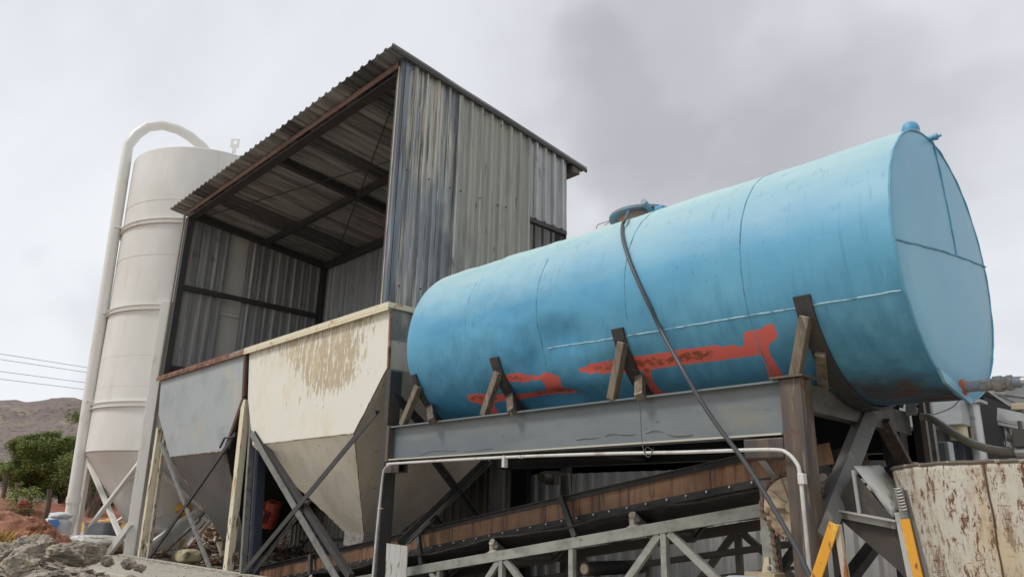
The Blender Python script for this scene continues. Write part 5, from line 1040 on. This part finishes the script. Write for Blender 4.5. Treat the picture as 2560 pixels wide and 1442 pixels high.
def mound(b, cx, cy, rx, ry, h, z0, sd, n=90):
    for i in range(n+1):
        for j in range(n+1):
            u, v = i/n*2-1, j/n*2-1; q = max(0, 1-(u*u+v*v)); x, y = cx+u*rx, cy+v*ry
            z = z0-.15+h*q**.9+(noise.noise(Vector((x*1.3, y*1.3, sd)))*.22+noise.noise(Vector((x*4, y*4, sd)))*.10+noise.noise(Vector((x*11, y*11, sd)))*.05)*min(1, q*3)
            b.v.append(Vector((x, y, z)))
    for i in range(n):
        for j in range(n): k = i*(n+1)+j; b.f.append((k, k+1, k+n+2, k+n+1))

# ------------------------------------------------------------------ debris under the silo and hoppers
mb = MB(); r2 = random.Random(3); mound(mb, -14.5, 12.2, 6.5, 3.2, 2.1, -1.6, 6, 60)
for k in range(900):
    x = r2.uniform(-15.3, -11.9); y = r2.uniform(5.6, 10.0); zc = -1.15+.55*math.exp(-((y-8)/1.7)**2)+r2.uniform(-.1, .1)
    a = r2.uniform(0, 6.28); e = r2.gauss(0, .35); d = Vector((math.cos(a)*math.cos(e), math.sin(a)*math.cos(e), math.sin(e)))*r2.uniform(.06, .34)
    mb.beam(Vector((x, y, zc))-d, Vector((x, y, zc))+d, r2.choice((.015, .03, .06, .1)), r2.uniform(.01, .04))
mound(mb, -21.5, 9.3, 3.2, 2.0, 1.0, -1.0, 8, 40)
for k in range(500):
    x = r2.uniform(-23.5, -19.0); y = r2.uniform(7.8, 10.5); zc = -1.1+1.0*max(0, 1-((x+21.5)/3.2)**2-((y-9.3)/2.0)**2)**.9+r2.uniform(0, .2)
    a = r2.uniform(0, 6.28); e = r2.gauss(0, .4); d = Vector((math.cos(a)*math.cos(e), math.sin(a)*math.cos(e), math.sin(e)))*r2.uniform(.1, .5)
    mb.beam(Vector((x, y, zc))-d, Vector((x, y, zc))+d, r2.choice((.03, .06, .12)), r2.uniform(.02, .05))
for k in range(1500):
    x = r2.uniform(-18.0, -9.5); y = r2.uniform(9.0, 12.2); zc = -1.7+2.0*max(0, 1-((x+14.5)/6.5)**2-((y-12.2)/3.2)**2)**.9+r2.uniform(-.05, .2)
    a = r2.uniform(0, 6.28); e = r2.gauss(0, .5); d = Vector((math.cos(a)*math.cos(e), math.sin(a)*math.cos(e), math.sin(e)))*r2.uniform(.1, .4); c = Vector((x, y, zc))
    mb.tube([c-d, c+Vector((0, 0, .06)), c+d], .012, 4)
for k in range(500):
    x = r2.uniform(-19.8, -16.3); y = r2.uniform(4.6, 8.5); zc = -.93+r2.uniform(0, .14)
    a = r2.uniform(0, 6.28); e = r2.gauss(0, .25); d = Vector((math.cos(a)*math.cos(e), math.sin(a)*math.cos(e), math.sin(e)))*r2.uniform(.05, .3)
    mb.beam(Vector((x, y, zc))-d, Vector((x, y, zc))+d, r2.choice((.02, .04, .09)), r2.uniform(.01, .03))
o = mb.build('scrap_pile', junkm); tag(o, 'tangle of scrap sticks, offcuts and wire under the silo and hoppers', 'scrap', kind='stuff')
for (a, b_, yy, w_) in (((445, 1385), (470, 1408), 5.7, .10), ((435, 1395), (460, 1345), 6.0, .08), ((548, 1355), (560, 1390), 5.9, .10)):
    mb = MB(); mb.beam(P(*a, 'y', yy), P(*b_, 'y', yy), w_, .05); o = mb.build('plank', plankm, bevel=.004)
    tag(o, {445: 'short pale plank end lying on the slab kerb in the scrap pile', 435: 'pale squared offcut tilted up in the scrap left of the middle post', 548: 'yellowish slatted offcut beside the flaking middle post'}[a[0]], 'plank', 'planks in the scrap pile')
sk_ = P(470, 1390, 'y', 5.7)
def sackf(b, c, sx, sy, sz, sd, flat=.6):
    import bmesh
    bm = bmesh.new(); bmesh.ops.create_icosphere(bm, subdivisions=4, radius=1)
    for v in bm.verts:
        p = v.co.copy(); q = Vector([math.copysign(abs(t)**flat, t) for t in p]); n_ = noise.noise(p*1.8+Vector((sd, 0, 0)))*.14+noise.noise(p*5+Vector((0, sd, 0)))*.05
        v.co = Vector((q.x*sx, q.y*sy, q.z*sz))*(1+n_)+Vector(c)
    b.add([v.co for v in bm.verts], [tuple(x.index for x in f.verts) for f in bm.faces]); bm.free()
part_ = MB(); sackf(part_, sk_, .24, .2, .13, 5); o = part_.build('sack', mat('stained_sack', (.42, .36, .22), .8, 0, [dict(c=(.15, .17, .15), s=9, lo=.56, hi=.6)]), smooth=True); tag(o, 'crumpled pale yellow sack lying in the scrap below the grey hopper', 'sack')

# ------------------------------------------------------------------ rocks, gravel and red earth at the lower left
def rock(name, m_, c, s, sd, label, cat='rock', group='rocks on the rubble mound', sub=5):
    import bmesh
    bm = bmesh.new(); bmesh.ops.create_icosphere(bm, subdivisions=sub, radius=1)
    for v in bm.verts:
        p = v.co.copy(); k = 1
        for pl in range(9):      # broken faces
            rs = random.Random(sd*31+pl); n_ = Vector((rs.gauss(0, 1), rs.gauss(0, 1), rs.gauss(0, 1))).normalized(); h = rs.uniform(.6, .9); dd = p.dot(n_)
            if dd > h: p -= n_*(dd-h)
        p *= 1+noise.noise(p*2+Vector((sd, 0, 0)))*.25+noise.noise(p*6+Vector((0, sd, 0)))*.16+noise.noise(p*14+Vector((0, 0, sd)))*.09
        v.co = Vector((p.x*s[0], p.y*s[1], p.z*s[2]))
    mb = MB(); mb.add([v.co+Vector(c) for v in bm.verts], [tuple(x.index for x in f.verts) for f in bm.faces]); bm.free()
    o = mb.build(name, m_, org=tuple(c)); tag(o, label, cat, group)
    for p_ in o.data.polygons: p_.use_smooth = True
    o.data.set_sharp_from_angle(angle=rad(28)); return o
def at_d(px, py, d):
    r_ = ray(px, py); return r_*(d/math.hypot(r_.x, r_.y))
RK = [((175, 1392), 9.0, .31, rockm, 'large dark pitted rock in front of the silo legs, biggest of the rubble mound'),
      ((85, 1372), 9.6, .30, rockm, 'broad pale brown rock left of the largest one on the rubble mound'),
      ((235, 1382), 9.5, .20, rockm, 'flat sandy-topped rock right of the largest one, by the silo leg'),
      ((58, 1392), 8.6, .22, rockm, 'grey layered rock in front of the broad pale brown one'),
      ((48, 1412), 8.0, .21, rockm, 'low grey flat rock near the bottom left corner'),
      ((10, 1388), 9.2, .24, rockm, 'pale rock cut by the left edge of the photograph'),
      ((322, 1408), 8.6, .10, rockm, 'small pointed grey rock on the pale concrete slab'),
      ((350, 1418), 8.3, .08, rockm, 'small rounded grey rock right of the pointed one on the slab'),
      ((270, 1399), 8.8, .10, rockm, 'small grey lump at the edge of the slab below the silo leg'),
      ((92, 1328), 13.5, .22, redrock, 'angular red rock sticking out of the red earth mound'),
      ((118, 1340), 12.8, .17, redrock, 'rounded red rock at the foot of the red earth mound'),
      ((62, 1259), 19.5, .20, redrock, 'sandy boulder on top of the red earth mound'),
      ((55, 1342), 12.5, .13, redrock, 'small pinkish rock low on the red earth mound beside the dry grass')]
for i, ((px, py), d, r_, m_, lb) in enumerate(RK):
    c = at_d(px, py, d); rs = random.Random(i+40)
    rock('rock', m_, c, (.66*r_*rs.uniform(.9, 1.2), .66*r_*rs.uniform(.9, 1.15), .66*r_*rs.uniform(.75, 1.0)), i+3, lb)
# red earth mound
mc = at_d(-75, 1300, 16.0)
mb = MB(); mound(mb, mc.x, mc.y, 3.2, 2.0, 1.0, -.98, 4); o = mb.build('earth_mound', mat('red_earth', (.27, .115, .07), .95, 0, [dict(c=(.36, .22, .15), s=3, lo=.5, hi=.66), dict(c=(.15, .06, .04), s=6, lo=.52, hi=.62)], bump=(14, 1, .03)), smooth=True); tag(o, kind='structure')
fc = at_d(50, 1425, 8.4)
mb = MB(); mound(mb, fc.x, fc.y-.1, 2.2, 1.6, .40, -.93, 9, 120); o = mb.build('rubble_ground', mat('rubble_earth', (.31, .265, .205), .95, 0, [dict(c=(.36, .31, .24), s=7, lo=.5, hi=.6), dict(c=(.17, .15, .13), s=16, lo=.52, hi=.6)], bump=(45, 1, .02)), smooth=True); tag(o, kind='structure')
mb = MB(); r3 = random.Random(5)
for k in range(5200):
    u, v = r3.gauss(0, .5), r3.gauss(0, .55); x, y = fc.x+u*2.2, fc.y-.1+v*1.6; q = max(0, 1-(u*u+v*v)); z = max(-.845, -.93-.13+.40*q**.9+(noise.noise(Vector((x*1.3, y*1.3, 9)))*.22+noise.noise(Vector((x*4, y*4, 9)))*.10)*min(1, q*3))
    s_ = r3.choice((.012, .018, .026, .026, .04, .06) if k % 7 else (.06, .08, .045)); a = r3.uniform(0, 6.28); ax = Vector((math.cos(a), math.sin(a), r3.uniform(-.4, .4)))*s_*1.4; ay = Vector((-math.sin(a), math.cos(a), r3.uniform(-.3, .3)))*s_; az_ = ax.cross(ay).normalized()*s_*.45
    c = Vector((x, y, z+s_*.3)); j = [1+r3.uniform(-.35, .35) for _ in range(6)]
    mb.add([c+ax*j[0], c-ax*j[1], c+ay*j[2], c-ay*j[3], c+az_*j[4], c-az_*j[5]], [(0, 2, 4), (2, 1, 4), (1, 3, 4), (3, 0, 4), (2, 0, 5), (1, 2, 5), (3, 1, 5), (0, 3, 5)])
for k in range(900):      # crumbs swept along the kerb and over the slab
    x = r3.uniform(-15.8, -6.5); y = 4.93-abs(r3.gauss(0, .12)) if k % 3 else r3.uniform(3.6, 4.9); s_ = r3.uniform(.006, .02); c = Vector((x, y, -.843+s_*.3))
    mb.add([c+Vector((s_, 0, 0)), c-Vector((s_, 0, 0)), c+Vector((0, s_, 0)), c-Vector((0, s_, 0)), c+Vector((0, 0, s_*.6))], [(0, 2, 4), (2, 1, 4), (1, 3, 4), (3, 0, 4)])
o = mb.build('gravel', gravelm); tag(o, 'loose grey-brown chips covering the rubble at the lower left', 'gravel', kind='stuff')
mb = MB(); r4 = random.Random(8)
gc = at_d(32, 1335, 13.2)
for k in range(900):
    if k < 260: x, y, z = gc.x+r4.gauss(0, .14), gc.y+r4.gauss(0, .17), gc.z-.16; h = r4.uniform(.10, .27)
    else: p = at_d(r4.uniform(-30, 130), 1270, r4.uniform(20.5, 24)); x, y, z = p.x, p.y, -.95+r4.uniform(0, .3); h = r4.uniform(.2, .45)
    a = r4.uniform(0, 6.28); ln = r4.uniform(0, .22); d = Vector((math.cos(a)*ln, math.sin(a)*ln, h)); s_ = Vector((-math.sin(a), math.cos(a), 0))*.009; c = Vector((x, y, z))
    mb.add([c-s_, c+s_, c+d*.6+s_*.7+Vector((0, 0, .03)), c+d], [(0, 1, 2), (0, 2, 3)])
o = mb.build('dry_grass', strawm); tag(o, 'tufts of dry yellow grass on and behind the red earth mound', 'grass', kind='stuff')
# bulk bag, tub, yellow tank shape
bc_ = at_d(140, 1312, 16.5)
bag = thing('bulk_bag', 'white woven bulk bag with a blue printed emblem behind the fill pipe', 'bag', (bc_.x, bc_.y, gz(bc_.x, bc_.y)))
part('sack', bagm, lambda b: (sackf(b, bc_+Vector((0, 0, -.12)), .25, .25, .27, 2, .75), sackf(b, bc_+Vector((0, .04, .16)), .19, .19, .07, 7, .9)), bag, smooth=True)
def prt(b):
    rt = Rt.copy(); rt.z = 0; rt.normalize(); vd = Vector((-bc_.x, -bc_.y, 0)).normalized(); c = bc_+vd*.285+Vector((0, 0, -.02))
    pl = [(a*.7, z*.7) for a, z in [(-.22, .16), (.02, .18), (.10, .10), (.02, -.06), (-.02, -.10), (-.10, -.10), (-.05, -.02), (-.12, .04), (-.26, .0)]]
    b.plate([c+rt*a+Vector((0, 0, z)) for a, z in pl], .006, -vd)
part('print', bagblue, prt, bag)
def dig(b):
    rt = Rt.copy(); rt.z = 0; rt.normalize(); vd = Vector((-bc_.x, -bc_.y, 0)).normalized(); c = bc_+vd*.29+Vector((0, 0, -.15))
    for st in ([(-.12, .07), (-.05, .07), (-.05, 0), (-.12, 0)], [(-.10, .035), (-.05, .035)], [(.0, .07), (.05, .07), (.05, 0)]):
        b.tube([c+rt*a*.8+Vector((0, 0, z*.8)) for a, z in st], .007, 4)
part('lettering', inkm, dig, bag)
tb = at_d(255, 1322, 18.6)
o = thing('metal_tub', 'round grey metal tub standing behind the silo leg braces', 'tub', (tb.x, tb.y, tb.z-.25)); part('shell', tubm, lambda b: b.lathe([(.36, .0), (.34, -.02), (.33, -.30), (.30, -.45)], (tb.x, tb.y, tb.z+.14), 32), o, smooth=True, solid=.01); part('rim', zincp, lambda b: b.lathe([(.36, .145), (.375, .14), (.37, .12), (.355, .12)], (tb.x, tb.y, tb.z), 32), o)
yt = at_d(270, 1300, 20)
o = thing('yellow_tarpaulin', 'bright yellow sheeting heaped low behind the silo legs', 'tarpaulin', (yt.x, yt.y, -.95))
part('sheet', mat('yellow_sheet', (.50, .31, .05), .6, 0, [dict(c=(.4, .2, .04), s=2, lo=.5, hi=.65)], bump=(2, .6, .1)), lambda b: mound(b, yt.x, yt.y, .9, 1.0, .85, -.95, 3, 30), o, smooth=True)
fb_ = at_d(262, 1325, 20)
for k in range(2):
    mb = MB(); c = at_d(222+k*40, 1348+k*2, 18-k*.8); sackf(mb, c, .4, .28, .09, 11+k, .6); o = mb.build('sack', mat('grey_sack', (.40, .39, .36), .8) if k else bagm, smooth=True); tag(o, ['pale sheeting heap lying between the left silo legs', 'grey-beige sack flat on the ground behind the silo leg braces'][k], 'sack', 'sacks behind the silo legs')

# fence posts
for i, (px, py0, py1, d, lb) in enumerate(((10, 1185, 1262, 26, 'thin fence post at the left edge of the photograph'), (40, 1205, 1270, 25, 'leaning grey fence post left of the acacia trunk'), (75, 1215, 1278, 24, 'leaning brown fence post in the middle of the red bank'), (120, 1222, 1292, 21, 'dark leaning fence post left of the bulk bag'))):
    mb = MB(); a, b_ = at_d(px-6, py1, d), at_d(px+4, py0, d); mb.tube([a-Vector((0, 0, .3)), a.lerp(b_, .5)+Vector((.02, .02, 0)), b_], [.07, .06, .055], 8); o = mb.build('fence_post', barkm, smooth=True); tag(o, lb, 'fence post', 'wooden fence posts in front of the red bank')

# ------------------------------------------------------------------ trees
def tree(name, label, base, blobs, trunkpts, nl, sd, group=None, lsz=.05, cat='tree'):
    t = thing(name, label, cat, tuple(base), group); r = random.Random(sd)
    def tk(b):
        for pts, r0, r1 in trunkpts:
            n = len(pts); b.tube(ztube(pts, 4), [r0+(r1-r0)*k/((n-1)*4) for k in range((n-1)*4+1)], 8)
    part('trunk', barkm, tk, t, smooth=True)
    cl = MB()
    for (c, sx, sy, sz, wgt) in blobs:
        ncl = int(nl*wgt)
        for k in range(ncl):
            d = Vector((r.gauss(0, 1), r.gauss(0, 1), r.gauss(0, 1))).normalized()*r.uniform(.25, 1)**.5
            p = Vector(c)+Vector((d.x*sx, d.y*sy, d.z*sz)); dn = noise.noise(p*1.6+Vector((sd, 0, 0)))
            if dn < .0: continue
            p += Vector((r.gauss(0, .04), r.gauss(0, .04), 0))
            fd = Vector((d.x, d.y, .15+r.uniform(-.2, .3))).normalized()
            for q in range(9):
                pp2 = p+fd*(q*lsz*.55)+Vector((r.gauss(0, .02), r.gauss(0, .02), r.gauss(0, .02)-.003*q*q)); a = r.uniform(0, 6.28); e = r.uniform(-.5, .5)
                u = Vector((math.cos(a)*math.cos(e), math.sin(a)*math.cos(e), math.sin(e)))*lsz; v = u.cross(Vector((r.gauss(0, .4), r.gauss(0, .4), 1))).normalized()*lsz*.30
                cl.add([pp2-u, pp2+v, pp2+u, pp2-v], [(0, 1, 2, 3)])
    cl.build('crown', leafm, t); return t
D1 = 27.0
def T1(px, py, dd=0): return at_d(px, py, D1+dd)
mpx = D1/FPX
bl = [(T1(110, 1120), 1.2, 1.0, .42, .9), (T1(150, 1115), 1.0, 1.0, .45, .8), (T1(60, 1150), .95, .8, .35, .6), (T1(110, 1165), 1.3, 1.0, .4, .9), (T1(170, 1165), .9, 1., .45, .6), (T1(140, 1205), 1.0, .9, .32, .6), (T1(95, 1215), .8, .8, .28, .45), (T1(185, 1120), .7, .8, .4, .5), (T1(35, 1140), .45, .5, .16, .2), (T1(185, 1215), .5, .6, .3, .3)]
tb0 = T1(160, 1320)
tree('acacia_tree', 'wide green acacia tree with two dark trunks left of the silo', tb0, bl, [([tb0, T1(155, 1270), T1(150, 1230), T1(125, 1150)], .16, .04), ([T1(150, 1270), T1(165, 1220), T1(172, 1150)], .11, .03), ([T1(152, 1240), T1(115, 1190), T1(75, 1155)], .08, .02), ([T1(150, 1240), T1(140, 1180), T1(140, 1120)], .08, .02)], 9500, 2, lsz=.036)
tb1 = at_d(228, 1325, 24)
tree('acacia_tree', 'dark acacia trunk and foliage seen behind the left silo leg', tb1, [(at_d(215, 1180, 25), .55, .8, .7, .7), (at_d(240, 1235, 25), .5, .7, .45, .5)], [([tb1, at_d(230, 1280, 24), at_d(245, 1240, 24), at_d(255, 1200, 24)], .2, .07), ([at_d(231, 1280, 24), at_d(222, 1230, 24), at_d(215, 1180, 24)], .12, .04)], 3000, 5, lsz=.034)
b2 = at_d(10, 1215, 31)
tree('shrub', 'low dark green bush behind the red bank at the left edge', b2, [(at_d(0, 1190, 31), 1.0, .9, .45, .8), (at_d(45, 1185, 31), .9, .9, .4, .8), (at_d(90, 1190, 31), .8, .9, .4, .6)], [([b2, at_d(12, 1190, 31)], .05, .02)], 1300, 9, 'bushes behind the red bank', .06, 'shrub')
b3 = at_d(70, 1270, 24)
tree('shrub', 'brownish scrubby bush in front of the red bank between two fence posts', b3, [(at_d(60, 1245, 24), .42, .4, .38, .5)], [([b3, at_d(65, 1240, 24)], .03, .01)], 500, 12, 'bushes behind the red bank', .04, 'shrub')
b4 = at_d(212, 1010, 40)
tree('acacia_tree', 'sparse pale green branch tips of a taller tree hidden behind the fill pipe', at_d(225, 1290, 40), [(at_d(215, 1040, 40), .5, .7, .35, .25), (at_d(232, 1060, 40), .7, .7, .6, .4)], [([at_d(235, 1290, 40), at_d(232, 1150, 40), at_d(215, 1040, 40)], .15, .04), ([at_d(225, 1060, 40), at_d(185, 1030, 40)], .03, .01)], 700, 15, lsz=.07)

# ------------------------------------------------------------------ power lines
for i, (ya, yb_) in enumerate(((884, 920), (898, 932), (928, 958), (947, 975))):
    mb = MB(); a, b_ = at_d(-500, ya-60+i*4, 70), at_d(900, yb_+105, 70); pts = []
    a0, a1 = at_d(0, ya, 60), at_d(228, yb_, 60); dv = (a1-a0)
    for k in range(41): t = -6+k*.35; pts.append(a0+dv*t+Vector((0, 0, .004*(t*t-t))))
    mb.tube(pts, .016, 5); o = mb.build('power_line', wirem); tag(o, ['topmost', 'second from the top', 'third from the top', 'lowest'][i]+' of the four power lines left of the silo', 'power line', 'power lines left of the silo')
